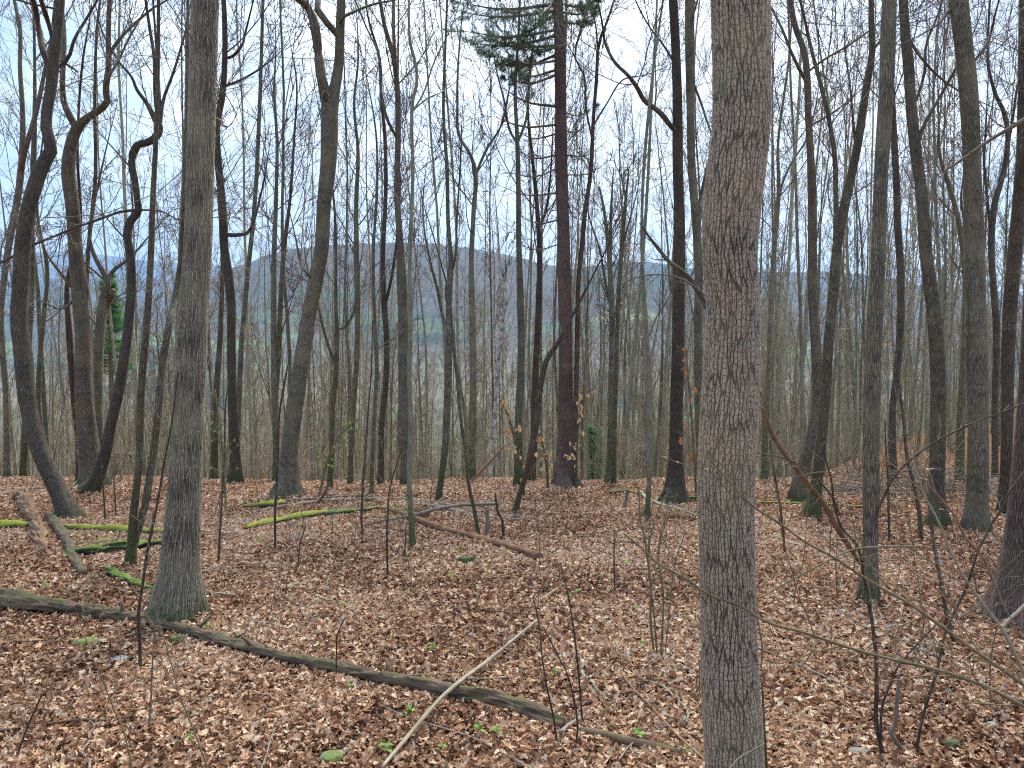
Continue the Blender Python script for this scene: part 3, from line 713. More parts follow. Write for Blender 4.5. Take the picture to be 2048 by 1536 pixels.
hero('birch_tree', 'thin white birch stem with dark specks near the middle', M['birch'], 17.0,
     [(981, 955, 7), (983, 933, 7), (986, 872, 7), (991, 805, 7), (997, 720, 7), (1006, 640, 6), (1012, 600, 5), (1000, 520, 4), (995, 450, 3)],
     forks=[[(993, 780, 4), (988, 640, 4), (989, 540, 3), (985, 470, 2)]], limbs=8, t0=.5, sides=12, L=1.4, cat='birch')

# ---- centre right
hero('tree', 'straight greenish trunk with a mossy foot, left of the purple barked pine', M['mossy'], 14.6,
     [(1036, 984, 20), (1037, 950, 17), (1037, 838, 16), (1042, 737, 15), (1041, 601, 14), (1038, 508, 11), (1036, 338, 9), (1034, 271, 8), (1030, 180, 6), (1036, 90, 5), (1040, 0, 4)],
     forks=[[(1035, 300, 5), (1020, 262, 5), (1008, 200, 4), (995, 150, 3)], [(1036, 290, 5), (1052, 240, 5), (1060, 140, 4), (1070, 50, 3)]], limbs=14, t0=.5, sides=16)
hero('tree', 'dark trunk between the greenish trunk and the pine, forking high', M['dark'], 16.4,
     [(1064, 960, 14), (1067, 906, 14), (1070, 771, 14), (1076, 635, 13), (1078, 500, 10), (1074, 430, 9), (1071, 389, 8), (1064, 320, 6), (1056, 240, 4)],
     forks=[[(1076, 460, 6), (1092, 420, 5), (1100, 360, 4), (1104, 300, 3)]], limbs=13, t0=.45, sides=14)
hero('leaning_tree', 'short leaning broken topped trunk with moss whose top crosses the pine', M['dark'], GP(1032, 1026)[1],
     [(1030, 1028, 12), (1036, 1000, 11), (1054, 940, 12), (1066, 880, 13), (1074, 838, 13), (1083, 760, 12), (1095, 717, 11), (1116, 685, 9), (1132, 655, 8)], limbs=3, t0=.5, L=.7, sides=16, rings=50, sub=2, tw=2)

pine = hero('pine_tree', 'tall straight pine with purple brown bark and dark needle sprays near the top', M['pine'], GP(1133, 975)[1],
     [(1133, 978, 46), (1132, 955, 34), (1132, 838, 30), (1131, 703, 28), (1128, 508, 25), (1123, 338, 24), (1121, 169, 22), (1115, 0, 20)],
     limbs=0, crown=False, sides=40, rings=120, flare=.5, top=13, cat='pine')
hero('tree', 'thin dark tree with a sinuous stem just right of the pine', M['dark'], 15.0,
     [(1150, 968, 10), (1150, 906, 10), (1152, 805, 10), (1156, 669, 10), (1160, 534, 9), (1164, 500, 9), (1170, 430, 9), (1183, 338, 8), (1186, 288, 8), (1190, 220, 7), (1196, 152, 7), (1203, 68, 6), (1217, 34, 5), (1228, 0, 4)],
     forks=[[(1186, 270, 4), (1172, 215, 4), (1168, 150, 4), (1150, 115, 4), (1165, 50, 5), (1178, 0, 5)], [(1190, 255, 4), (1215, 205, 3), (1245, 160, 3), (1290, 150, 2)], [(1203, 80, 4), (1192, 55, 3), (1185, 20, 2)]], limbs=9, t0=.35, sides=14, L=1.6)
hero('broken_tree', 'pale slim tree with three snapped off tops right of the pine', M['bg'], 15.6,
     [(1217, 964, 18), (1221, 906, 15), (1223, 770, 14), (1222, 635, 12), (1217, 534, 10), (1212, 470, 8), (1206, 423, 6), (1197, 376, 3)],
     forks=[{'p': [(1219, 560, 7), (1221, 500, 7), (1223, 406, 5), (1227, 338, 2)], 'broken': True, 'k': 4}, [(1222, 620, 6), (1210, 560, 5), (1200, 500, 4), (1180, 440, 3)]], limbs=7, t0=.5, sides=14, L=1.6, ext=False)
hero('tree', 'slim stem beside the pale broken tree with a splintered top', M['mossy'], 15.2,
     [(1228, 972, 9), (1230, 850, 9), (1232, 703, 9), (1235, 601, 8), (1241, 518, 8), (1250, 406, 6), (1256, 342, 3)], forks=[[(1242, 500, 3), (1262, 430, 3), (1275, 380, 2)], [(1250, 400, 3), (1244, 360, 3)]], limbs=7, t0=.45, sides=12, L=1.5, ext=False)
hero('sapling', 'bare slender sapling between the pine and the double trunk, standing nearer', M['smooth'], GP(1293, 1038)[1],
     [(1291, 1039, 13), (1294, 1018, 10), (1297, 960, 10), (1298, 838, 10), (1295, 703, 9), (1287, 568, 8), (1284, 508, 6), (1286, 338, 6), (1294, 237, 6), (1305, 135, 5), (1315, 68, 4), (1325, 0, 4)],
     forks=[[(1293, 690, 3), (1310, 640, 3), (1335, 600, 2)]], limbs=9, t0=.4, sides=16, L=1.0, sub=4, tw=3, cat='sapling')
hero('tree', 'stout tree with reddish lower bark and big left limb, beside the near oak', M['dark'], GP(1350, 1008)[1],
     [(1350, 1010, 46), (1352, 975, 33), (1354, 900, 27), (1354, 838, 25), (1356, 703, 24), (1357, 601, 24), (1360, 508, 24), (1361, 420, 22), (1359, 338, 21), (1358, 203, 20), (1354, 102, 17), (1348, 0, 17)],
     forks=[{'p': [(1354, 270, 11), (1340, 250, 10), (1322, 227, 10), (1288, 200, 9), (1274, 175, 8), (1257, 152, 7), (1230, 125, 6), (1210, 85, 5), (1205, 50, 4)], 'k': 9, 'dd': -.5}, [(1352, 130, 5), (1330, 95, 4), (1300, 55, 3), (1280, 20, 3)]],
     limbs=8, t0=.45, sides=30, rings=100, flare=.45)
hero('tree', 'second trunk close behind the stout one with the big left limb', M['maple'], 14.2,
     [(1403, 975, 17), (1401, 900, 16), (1399, 805, 16), (1396, 669, 17), (1394, 508, 16), (1388, 420, 16), (1383, 338, 16), (1380, 203, 15), (1377, 102, 18), (1376, 0, 19)],
     forks=[[(1380, 160, 5), (1400, 200, 5), (1420, 260, 4)], [(1394, 440, 6), (1402, 390, 6), (1415, 330, 5), (1430, 280, 4)]], limbs=8, t0=.45, sides=20)
hero('tree', 'slim forked tree seen just right of the near oak', M['bg'], 16.6,
     [(1530, 970, 13), (1532, 850, 12), (1534, 771, 11), (1538, 635, 11), (1545, 534, 10), (1549, 480, 9), (1554, 389, 8), (1550, 288, 5), (1558, 220, 5), (1571, 135, 4), (1580, 40, 3)],
     forks=[[(1555, 385, 5), (1571, 350, 5), (1590, 315, 4), (1612, 281, 4), (1625, 240, 3)]], limbs=10, t0=.4, sides=14)
hero('tree', 'left of two crossing trunks behind the near oak, its foot bending left', M['maple'], GP(1600, 1003)[1],
     [(1600, 1005, 38), (1598, 970, 27), (1606, 930, 24), (1622, 870, 22), (1634, 805, 21), (1635, 703, 20), (1630, 601, 18), (1629, 508, 17), (1627, 406, 17), (1622, 305, 14), (1618, 220, 13), (1618, 152, 13), (1613, 95, 12), (1598, 51, 11), (1588, 0, 10)],
     forks=[[(1621, 165, 7), (1605, 150, 7), (1585, 110, 6), (1565, 60, 5), (1545, 20, 4)], [(1620, 135, 5), (1650, 118, 4), (1690, 95, 4), (1740, 60, 3), (1780, 20, 3)], [(1624, 255, 4), (1650, 235, 4), (1680, 215, 3)]],
     limbs=7, t0=.5, sides=24, rings=100, flare=.4)
hero('forked_tree', 'right of two crossing trunks, leaning right into a long narrow fork', M['mossy'], GP(1628, 1038)[1],
     [(1626, 1040, 34), (1632, 1005, 25), (1637, 960, 22), (1645, 872, 20), (1652, 771, 19), (1657, 669, 20), (1666, 585, 19), (1675, 500, 18), (1690, 423, 18), (1706, 355, 17), (1720, 288, 16), (1730, 220, 15), (1740, 152, 14), (1747, 95, 12), (1744, 51, 11), (1743, 0, 10)],
     forks=[{'p': [(1668, 540, 11), (1672, 406, 10), (1667, 290, 9), (1658, 240, 8), (1646, 186, 8), (1632, 135, 7), (1618, 78, 6), (1605, 20, 5)], 'k': 7}, [(1718, 300, 6), (1706, 240, 5), (1700, 170, 4), (1690, 100, 3)], [(1745, 105, 5), (1760, 82, 5), (1790, 40, 4)]],
     limbs=7, t0=.5, sides=24, rings=100, flare=.35)
hero('tree', 'slim dark trunk just right of the slim grey maple', M['dark'], 15.8,
     [(1787, 965, 17), (1788, 940, 15), (1791, 805, 13), (1798, 737, 13), (1805, 635, 14), (1810, 534, 14), (1809, 440, 14), (1808, 372, 13), (1801, 271, 12), (1798, 169, 9), (1800, 60, 7), (1806, 0, 6)], limbs=9, t0=.4, sides=16)
hero('tree', 'lichen blotched leaning tree with round pale lichens low on its trunk, mossy foot', M['maple'], GP(1875, 1056)[1],
     [(1875, 1058, 40), (1875, 1020, 30), (1873, 974, 29), (1876, 872, 28), (1876, 771, 28), (1868, 669, 27), (1855, 585, 26), (1843, 508, 23), (1833, 389, 21), (1822, 305, 20), (1815, 220, 19), (1810, 135, 19), (1803, 68, 17), (1797, 0, 16)],
     forks=[[(1830, 310, 9), (1835, 288, 9), (1846, 255, 8), (1859, 230, 7), (1882, 190, 6), (1913, 135, 5), (1935, 90, 4)], [(1820, 230, 7), (1830, 205, 6), (1849, 146, 6), (1853, 85, 5), (1872, 40, 4), (1885, 0, 3)], [(1805, 40, 5), (1825, 90, 5), (1850, 125, 5), (1880, 155, 4), (1915, 180, 3)]],
     limbs=6, t0=.5, sides=32, rings=110, flare=.4)
hero('tree', 'thick lichen mottled tree second from the right edge with mossy flared foot', M['maple'], GP(1949, 1066)[1],
     [(1948, 1068, 50), (1949, 1030, 39), (1950, 1008, 38), (1953, 900, 38), (1955, 838, 38), (1957, 669, 38), (1952, 508, 34), (1943, 338, 31), (1934, 169, 32), (1926, 80, 33), (1920, 0, 34)],
     forks=[[(1940, 135, 7), (1952, 118, 6), (1970, 95, 6), (1982, 65, 5), (1990, 30, 4)], [(1928, 40, 8), (1905, 20, 7), (1880, 45, 5), (1850, 65, 3)]],
     limbs=6, t0=.5, sides=36, rings=110, flare=.35)
hero('tree', 'grey trunk behind and left of the thick lichen mottled tree', M['bg'], 15.2,
     [(1918, 970, 18), (1920, 940, 16), (1923, 805, 16), (1923, 669, 14), (1921, 534, 12), (1917, 490, 11), (1906, 423, 9), (1889, 365, 8), (1872, 320, 6), (1865, 250, 4)], forks=[[(1920, 520, 6), (1928, 440, 5), (1922, 400, 4)]], limbs=9, t0=.4, sides=16)
hero('tree', 'dark brown trunk leaning between the lichen mottled tree and the right edge', M['dark'], GP(2006, 1024)[1],
     [(2004, 1026, 24), (2007, 974, 21), (2010, 838, 22), (2018, 669, 24), (2028, 508, 25), (2038, 338, 26), (2044, 169, 26), (2050, 0, 26)], limbs=7, t0=.45, sides=22, flare=.3)
hero('tree', 'crooked thin tree with an S bend, in front of the sky at the far right', M['dark'], 15.4,
     [(1992, 980, 12), (1990, 800, 12), (1988, 640, 13), (1984, 534, 12), (1985, 470, 12), (1991, 406, 12), (2006, 345, 10), (2011, 271, 9), (2003, 230, 8), (1984, 190, 6), (1972, 140, 5), (1975, 60, 4), (1980, 0, 4)],
     forks=[[(2008, 300, 5), (2025, 240, 5), (2035, 170, 4), (2048, 120, 3)], [(1986, 480, 5), (1975, 400, 5), (1968, 320, 4), (1972, 250, 3)]], limbs=10, t0=.4, sides=14)

# ---- pine boughs and needles
def tufts(P3, D3, n, ln, R):
    """bunches of needles: thin triangles around points"""
    N = len(P3); c = np.repeat(P3, n, 0); dd = np.repeat(D3, n, 0)
    d = nrm(dd * .7 + R.normal(0, .55, (N * n, 3))); L = ln * R.uniform(.6, 1.1, (N * n, 1))
    side = nrm(np.cross(d, R.normal(0, 1, (N * n, 3)))) * ln * .022
    V = np.stack([c - side, c + side, c + d * L + side * .3], 1).reshape(-1, 3)
    return V, np.arange(len(V)).reshape(-1, 3)


def pine_bough(root, base, x0, y0, x1, y1, d0, dd, w, green, R, ln=.12):
    a = W(x0, y0, d0); b = W(x1, y1, d0 + dd)
    mid = (a + b) / 2 + np.array([0, 0, -.12])
    p, r = resample([a, mid, b], [w * d0 / F_PX / 2, w * d0 / F_PX / 3, .004], 14)
    tb = Tubes().add(p, r, 6)
    sp_, sr = spawn(p[None], r[None], 11, .2, 1, .3, 48, 6, .10, .02, .5, .0035, R, Lmax=1.0, flat=.75); tb.add(sp_, sr, 4)
    tp, tr_ = spawn(sp_, sr, 5, .2, 1, .45, 42, 4, .12, .02, .6, .003, R, Lmax=.4, flat=.5); tb.add(tp, tr_, 3)
    o = tb.obj('branch', M['twig'], root, base)
    if green:
        g0 = 1 - green
        allp = np.concatenate([sp_[:, 2:].reshape(-1, 3), tp[:, 1:].reshape(-1, 3)]); ad = np.concatenate([nrm(np.diff(sp_, axis=1))[:, 1:].reshape(-1, 3), nrm(np.diff(tp, axis=1)).reshape(-1, 3)])
        u = np.clip(((allp - a) @ (b - a)) / ((b - a) @ (b - a)), 0, 1); k = u > g0 * R.uniform(.7, 1.2, len(u))
        if k.any():
            V, T = tufts(allp[k], ad[k], 11, ln, R)
            f = bpy.data.objects.new('needles', raw_mesh('needles', V - base, None, M['needles'], tris=T, smooth=False)); link(f, root)


pb = np.array(pine.location); pd = pb[1]; Rp = np.random.default_rng(55)
for (x0, y0, x1, y1, dd, w, g) in [
    (1108, 30, 990, 78, -.8, 7, .85), (1112, 8, 915, 5, .6, 7, .8), (1110, 60, 925, 62, -1.5, 6, .75), (1112, 110, 1000, 128, .5, 6, .9), (1112, 150, 1010, 158, -.4, 6, .4), (1110, 95, 1040, 88, -1.2, 5, .9),
    (1112, 213, 1000, 172, .4, 6, 0), (1110, 250, 985, 232, -.3, 5, 0), (1112, 268, 1030, 262, .3, 4, 0), (1112, 338, 1020, 345, -.6, 4, 0), (1114, 386, 1000, 372, .6, 4, 0), (1115, 310, 1030, 300, .6, 4, 0),
    (1116, 440, 1040, 430, .2, 4, 0), (1120, 488, 1030, 486, -.3, 3, 0), (1130, 10, 1200, -8, .3, 6, .9), (1130, 45, 1195, 20, -.8, 5, .9), (1130, 225, 1185, 215, .5, 3, .12), (1132, 262, 1178, 240, -.5, 3, 0),
    (1134, 310, 1205, 290, .6, 3, 0), (1134, 400, 1160, 440, .2, 3, 0), (1134, 350, 1220, 320, -.3, 3, 0), (1112, -40, 960, -60, .5, 7, .9), (1125, -60, 1260, -70, -.8, 7, .9), (1112, -100, 1000, -160, -.9, 7, .9), (1125, -130, 1220, -190, .9, 6, .9),
    (1110, 22, 905, 22, .9, 6, .85), (1110, 72, 940, 86, -.5, 6, .9), (1108, 92, 955, 70, 1.0, 6, .85), (1110, 122, 985, 108, -.9, 5, .9), (1112, 140, 1015, 142, 1.1, 5, .8), (1128, 25, 1190, 8, .9, 5, .9),
    (1118, -30, 1080, 30, -2.2, 6, .9), (1118, -30, 1100, 40, 2.2, 6, .9)]:
    pine_bough(pine, pb, x0, y0, x1, y1, pd, dd, w, g, Rp)

# young bright conifer down the slope at the left
def conifer(name, label, x, ytop, ybot, d, wpx, mat, seed, group=None):
    R = np.random.default_rng(seed); top = W(x, ytop, d); gz = float(G(top[0], d)); base = np.array([top[0], d, gz])
    root = empty(name, base, label, 'conifer', group)
    tp = np.array([[base[0], d, gz - .1], [top[0], d, top[2]]]); p, r = resample([tp[0], (tp[0] + tp[1]) / 2, tp[1]], [.14, .09, .01], 20)
    Tubes().add(p, r, 8).obj('trunk', M['bg'], root, base)
    H = top[2] - gz; wid = wpx * .5 * d / F_PX
    bots = W(x, ybot, d)[2]; f0 = max(.05, (bots - gz) / H)
    lp, lr = spawn(p[None], r[None], 80, f0, .99, 99, 82, 6, .05, .03, .3, .006, R, Lmax=1e-3, flat=.9)
    n = len(lp); t = (lp[:, 0, 2] - bots) / (top[2] - bots)
    L = wid * (1.02 - t) * R.uniform(.5, 1.1, n)
    dr = nrm(np.stack([R.normal(0, 1, n), R.normal(0, 1, n), np.full(n, .12)], 1))
    lp, lr = grow(lp[:, 0], dr, np.maximum(L, .2), 7, .06, .03, np.full(n, .02), np.full(n, .005), R)
    tb = Tubes().add(lp, lr, 4); sp_, sr = spawn(lp, lr, 9, .15, 1, .4, 45, 4, .1, .0, .5, .004, R, Lmax=.8, flat=.8); tb.add(sp_, sr, 3)
    tb.obj('branch', M['twig'], root, base)
    al = np.concatenate([sp_[:, 1:].reshape(-1, 3), lp[:, 2:].reshape(-1, 3)]); ad = np.concatenate([nrm(np.diff(sp_, axis=1)).reshape(-1, 3), nrm(np.diff(lp, axis=1))[:, 1:].reshape(-1, 3)])
    V, T = tufts(al, ad, 9, .2, R)
    link(bpy.data.objects.new('needles', raw_mesh('needles', V - base, None, mat, tris=T, smooth=False)), root)


conifer('pine_tree', 'bright green young pine down the slope behind the snaking tree', 216, 552, 750, 24, 115, M['needles_bright'], 3)
conifer('pine_tree', 'small green conifer low among trunks right of the purple barked pine', 1190, 855, 960, 26, 22, M['needles_bright'], 4)

# ------------------------------------------------------------------ repeated trees down the slope
def tree_variant(seed, H, r0, limbs, t0, L, sub, tw, fork, rmin, sides=8, wig=.035):
    R = np.random.default_rng(seed)
    p, r = grow(np.array([[0, 0, -.3]]), np.array([[R.normal(0, .03), R.normal(0, .03), 1]]), np.array([H]), 22, wig, .06, np.array([r0]), np.array([r0 * .12]), R)
    tb = Tubes().add(p, r, sides, rough=.05)
    stems = [(p[0], r[0], limbs, t0, .98)]
    if fork:
        fp, fr = spawn(p, r, fork, .3, .6, .6, 16, 14, .05, .07, .75, r0 * .1, R, Lmax=H * .6); tb.add(fp, fr, max(5, sides - 2), rough=.04)
        for a, b in zip(fp, fr): stems.append((a, b, max(3, limbs // 2), .2, .98))
    cr = crown_from(stems, None, limbs, t0, L, R, sub=sub, tw=tw, rmin=rmin, ang=38, up=.14)
    return tb, cr


var_big = []
for i in range(12):
    R = random.Random(i)
    tb, cr = tree_variant(200 + i, R.uniform(17, 24), R.uniform(.045, .09), 13, R.uniform(.34, .5), R.uniform(3.0, 4.4), 6, 5, R.choice([0, 0, 1, 1]), .0050, wig=R.uniform(.012, .035))
    var_big.append((tb.mesh('trunk', M['bg_pale'] if i % 2 else M['bg']), cr.mesh('crown', M['twig_pale'] if i % 2 else M['twig'])))
var_sap = []
for i in range(9):
    R = random.Random(50 + i)
    tb, cr = tree_variant(300 + i, R.uniform(5, 10), R.uniform(.02, .045), 10, R.uniform(.2, .35), R.uniform(.8, 1.4), 5, 4, R.choice([0, 0, 1]), .0034, sides=6, wig=.045)
    var_sap.append((tb.mesh('trunk', M['smooth']), cr.mesh('crown', M['twig_pale'])))


def place(name, var, x, y, rz, sc, label, cat, group):
    root = empty(name, (x, y, float(G(x, y))), label, cat, group); root.rotation_euler = (0, 0, rz); root.scale = (sc, sc, sc)
    for nm, me in zip(('trunk', 'crown'), var): link(bpy.data.objects.new(nm, me), root)


R = np.random.default_rng(99)
pos = []


def sample_pos(n, y0, y1, mind, spread=.80, pw=1.0, tries=60):
    out = []
    while len(out) < n and tries > 0:
        tries -= 1
        for _ in range(n):
            y = y0 + (y1 - y0) * R.uniform() ** pw; x = R.uniform(-spread, spread) * y
            if all((x - a) ** 2 + (y - b) ** 2 > mind ** 2 for a, b in pos[-500:]):
                pos.append((x, y)); out.append((x, y))
                if len(out) >= n: break
    return out


MARKS = [(0, 'left edge'), (70, 'bent tree'), (165, 'crooked Y tree'), (250, 'snaking tree'), (385, 'ridged oak'), (468, 'mossy forked stem'), (600, 'large Y tree'), (710, 'gap trunk'),
         (822, 'pale sapling'), (945, 'trunk by the birch'), (1040, 'greenish trunk'), (1130, 'pine'), (1222, 'pale broken tree'), (1356, 'stout limb tree'), (1464, 'near oak'),
         (1560, 'slim forked tree'), (1650, 'crossing trunks'), (1745, 'slim maple'), (1870, 'lichen blotched tree'), (1953, 'lichen mottled tree'), (2040, 'right edge')]


def zone(x, y):
    px = CX + x / y * F_PX
    if px < 0: return 'off past the left edge'
    if px > 2040: return 'off past the right edge'
    i = max(k for k, (mx, _) in enumerate(MARKS) if mx <= px); return 'between %s and %s' % (MARKS[i][1], MARKS[i + 1][1])


def band(y): return 'just past the crest' if y < 25 else ('below the crest' if y < 36 else 'far downslope')


for (x, y) in sample_pos(225, 18.6, 52, .8, pw=.9):
    v_ = R.integers(len(var_big))
    place('bare_tree', var_big[v_], x, y, R.uniform(0, 6.28), R.uniform(.75, 1.1),
          '%s bare tree %s %s' % ('pale' if v_ % 2 else 'brown', band(y), zone(x, y)), 'tree', 'bare trees %s %s' % (band(y), zone(x, y)))
for (x, y) in sample_pos(250, 16.8, 45, .5, pw=.9):
    place('sapling', var_sap[R.integers(len(var_sap))], x, y, R.uniform(0, 6.28), R.uniform(.7, 1.3),
          'thin pale sapling %s %s' % (band(y), zone(x, y)), 'sapling', 'thin saplings %s %s' % (band(y), zone(x, y)))


def make_scatter(name, label, coll_objs, P, rot, scl, idx, lc=None, kind='stuff'):
    coll = bpy.data.collections.new(name + '_kinds')
    for o in coll_objs: coll.objects.link(o)
    me = bpy.data.meshes.new(name); me.vertices.add(len(P)); me.vertices.foreach_set('co', np.ascontiguousarray(P, np.float32).ravel())
    for nm, typ, arr in (('rot', 'FLOAT_VECTOR', rot), ('scl', 'FLOAT', scl), ('idx', 'INT', idx), ('lc', 'FLOAT', lc)):
        if arr is None: continue
        a = me.attributes.new(nm, typ, 'POINT'); a.data.foreach_set('vector' if typ == 'FLOAT_VECTOR' else 'value', np.ascontiguousarray(arr, np.int32 if typ == 'INT' else np.float32).ravel())
    o = bpy.data.objects.new(name, me); link(o); tag(o, label, kind=kind)
    ng = bpy.data.node_groups.new(name + '_nodes', 'GeometryNodeTree')
    ng.interface.new_socket('Geometry', in_out='INPUT', socket_type='NodeSocketGeometry'); ng.interface.new_socket('Geometry', in_out='OUTPUT', socket_type='NodeSocketGeometry')
    N, Lk = ng.nodes, ng.links
    gi, go = N.new('NodeGroupInput'), N.new('NodeGroupOutput')
    ci = N.new('GeometryNodeCollectionInfo'); ci.inputs[0].default_value = coll; ci.inputs['Separate Children'].default_value = True; ci.inputs['Reset Children'].default_value = True
    ip = N.new('GeometryNodeInstanceOnPoints'); ip.inputs['Pick Instance'].default_value = True
    def na(nm, dt):
        n = N.new('GeometryNodeInputNamedAttribute'); n.data_type = dt; n.inputs[0].default_value = nm; return n.outputs[0]
    er = N.new('FunctionNodeEulerToRotation'); Lk.new(na('rot', 'FLOAT_VECTOR'), er.inputs[0])
    Lk.new(gi.outputs[0], ip.inputs['Points']); Lk.new(ci.outputs[0], ip.inputs['Instance']); Lk.new(na('idx', 'INT'), ip.inputs['Instance Index'])
    Lk.new(er.outputs[0], ip.inputs['Rotation']); Lk.new(na('scl', 'FLOAT'), ip.inputs['Scale']); Lk.new(ip.outputs[0], go.inputs[0])
    md = o.modifiers.new('scatter', 'NODES'); md.node_group = ng
    return o


def joined(name, tb, cr, m1, m2):                           # trunk and twigs in one mesh, for the woods nobody could count
    V = np.concatenate(tb.V + cr.V); B = np.concatenate(tb.B + cr.B); q1 = np.concatenate(tb.Q); q2 = np.concatenate(cr.Q) + tb.n
    return bpy.data.objects.new(name, raw_mesh(name, V, np.concatenate([q1, q2]), [m1, m2], B, midx=np.concatenate([np.zeros(len(q1)), np.ones(len(q2))])))


far_kinds = []
for i in range(7):
    R2 = random.Random(80 + i)
    tb, cr = tree_variant(400 + i, R2.uniform(16, 23), R2.uniform(.08, .15), 12, R2.uniform(.3, .45), 3.6, 6, 4, R2.choice([0, 1]), .012, sides=5, wig=.02)
    far_kinds.append(joined('far_tree_%s' % 'abcdefg'[i], tb, cr, M['bg_pale'], M['brush'] if i % 2 else M['twig_pale']))
n1_, n2_ = 1150, 2800
y = np.concatenate([R.uniform(48, 120, n1_), 110 + (R.uniform(0, 1, n2_) ** .8) * 420]); x = R.uniform(-.85, .85, n1_ + n2_) * y
make_scatter('far_woods', 'mass of bare grey brown trees filling the valley slope', far_kinds, np.stack([x, y, G(x, y)], 1),
             np.stack([x * 0, x * 0, R.uniform(0, 6.28, len(x))], 1), R.uniform(.7, 1.05, len(x)), R.integers(0, 7, len(x)))

# twiggy brush along the crest
brush = []
for i in range(6):
    RR = np.random.default_rng(600 + i); tb = Tubes(); k = 7
    st = np.zeros((k, 3)); st[:, :2] = RR.normal(0, .06, (k, 2)); dr = np.stack([RR.normal(0, .3, k), RR.normal(0, .3, k), np.ones(k)], 1)
    p, r = grow(st, dr, RR.uniform(.8, 2.4, k), 8, .1, .05, RR.uniform(.006, .012, k), np.full(k, .003), RR); tb.add(p, r, 4)
    s1, r1 = spawn(p, r, 7, .2, 1, .45, 42, 5, .14, .05, .6, .0026, RR); tb.add(s1, r1, 3)
    s2, r2 = spawn(s1, r1, 4, .2, 1, .5, 40, 4, .15, .03, .6, .0022, RR); tb.add(s2, r2, 3)
    brush.append(bpy.data.objects.new('brush_%s' % 'abcdef'[i], tb.mesh('brush', M['brush'])))
nb = 220
y = 15.5 + R.uniform(0, 1, nb) * 28; x = R.uniform(-.8, .8, nb) * y
k = (x > 5) & (R.uniform(0, 1, nb) < .0); x = x[~k]; y = y[~k]
make_scatter('undergrowth', 'hazy tan tangle of bare undergrowth twigs along the crest', brush, np.stack([x, y, G(x, y) - .03], 1),
             np.stack([x * 0, x * 0, R.uniform(0, 6.28, len(x))], 1), R.uniform(.5, 1.2, len(x)), R.integers(0, 6, len(x)))

# ------------------------------------------------------------------ leaf litter
def leaf_obj(i):
    RR = np.random.default_rng(700 + i); n = 9; L = RR.uniform(.075, .11)
    oak = i % 2 == 0
    t = np.linspace(0, 1, n); w = L * (.27 if oak else .36) * np.sin(PI * np.clip(t * .93 + .05, 0, 1)) ** .7
    w = w * np.where(np.arange(n) % 2 == 0, 1.18, .62) if oak else w * np.where(np.arange(n) % 3 == 0, .6, 1.1)
    curl = RR.uniform(-.9, 1.5); bend = RR.uniform(-1.0, 1.2); tw = RR.uniform(-.6, .6)
    cols = [-1, -.55, 0, .55, 1]; V = []
    ang = np.cumsum(np.full(n, bend / n) + RR.normal(0, .10, n)); cy = np.cumsum(np.cos(ang)) * L / n; cz = np.cumsum(np.sin(ang)) * L / n
    for a in range(n):
        for c in cols:
            s = c * w[a]; ph = curl * abs(c); lx = math.copysign(1, c) * (w[a] * abs(c)) * math.cos(ph * .6); lz = w[a] * abs(c) * math.sin(ph * .8) * 1.0 + RR.normal(0, .0022)
            rt = tw * (t[a] - .5)
            V.append((lx * math.cos(rt) - lz * math.sin(rt), cy[a] - L / 2 + abs(c) * .012 * (1 if oak else .6), cz[a] + lz * math.cos(rt) + lx * math.sin(rt)))
    q = [(a * 5 + b, a * 5 + b + 1, a * 5 + b + 6, a * 5 + b + 5) for a in range(n - 1) for b in range(4)]
    V = np.array(V); V[:, 2] -= V[:, 2].mean()
    return bpy.data.objects.new('leaf_%02d' % i, raw_mesh('leaf', V, q, M['leaf'], smooth=(i % 3 > 0)))


# ------------------------------------------------------------------ fallen logs and sticks
FOOT = []


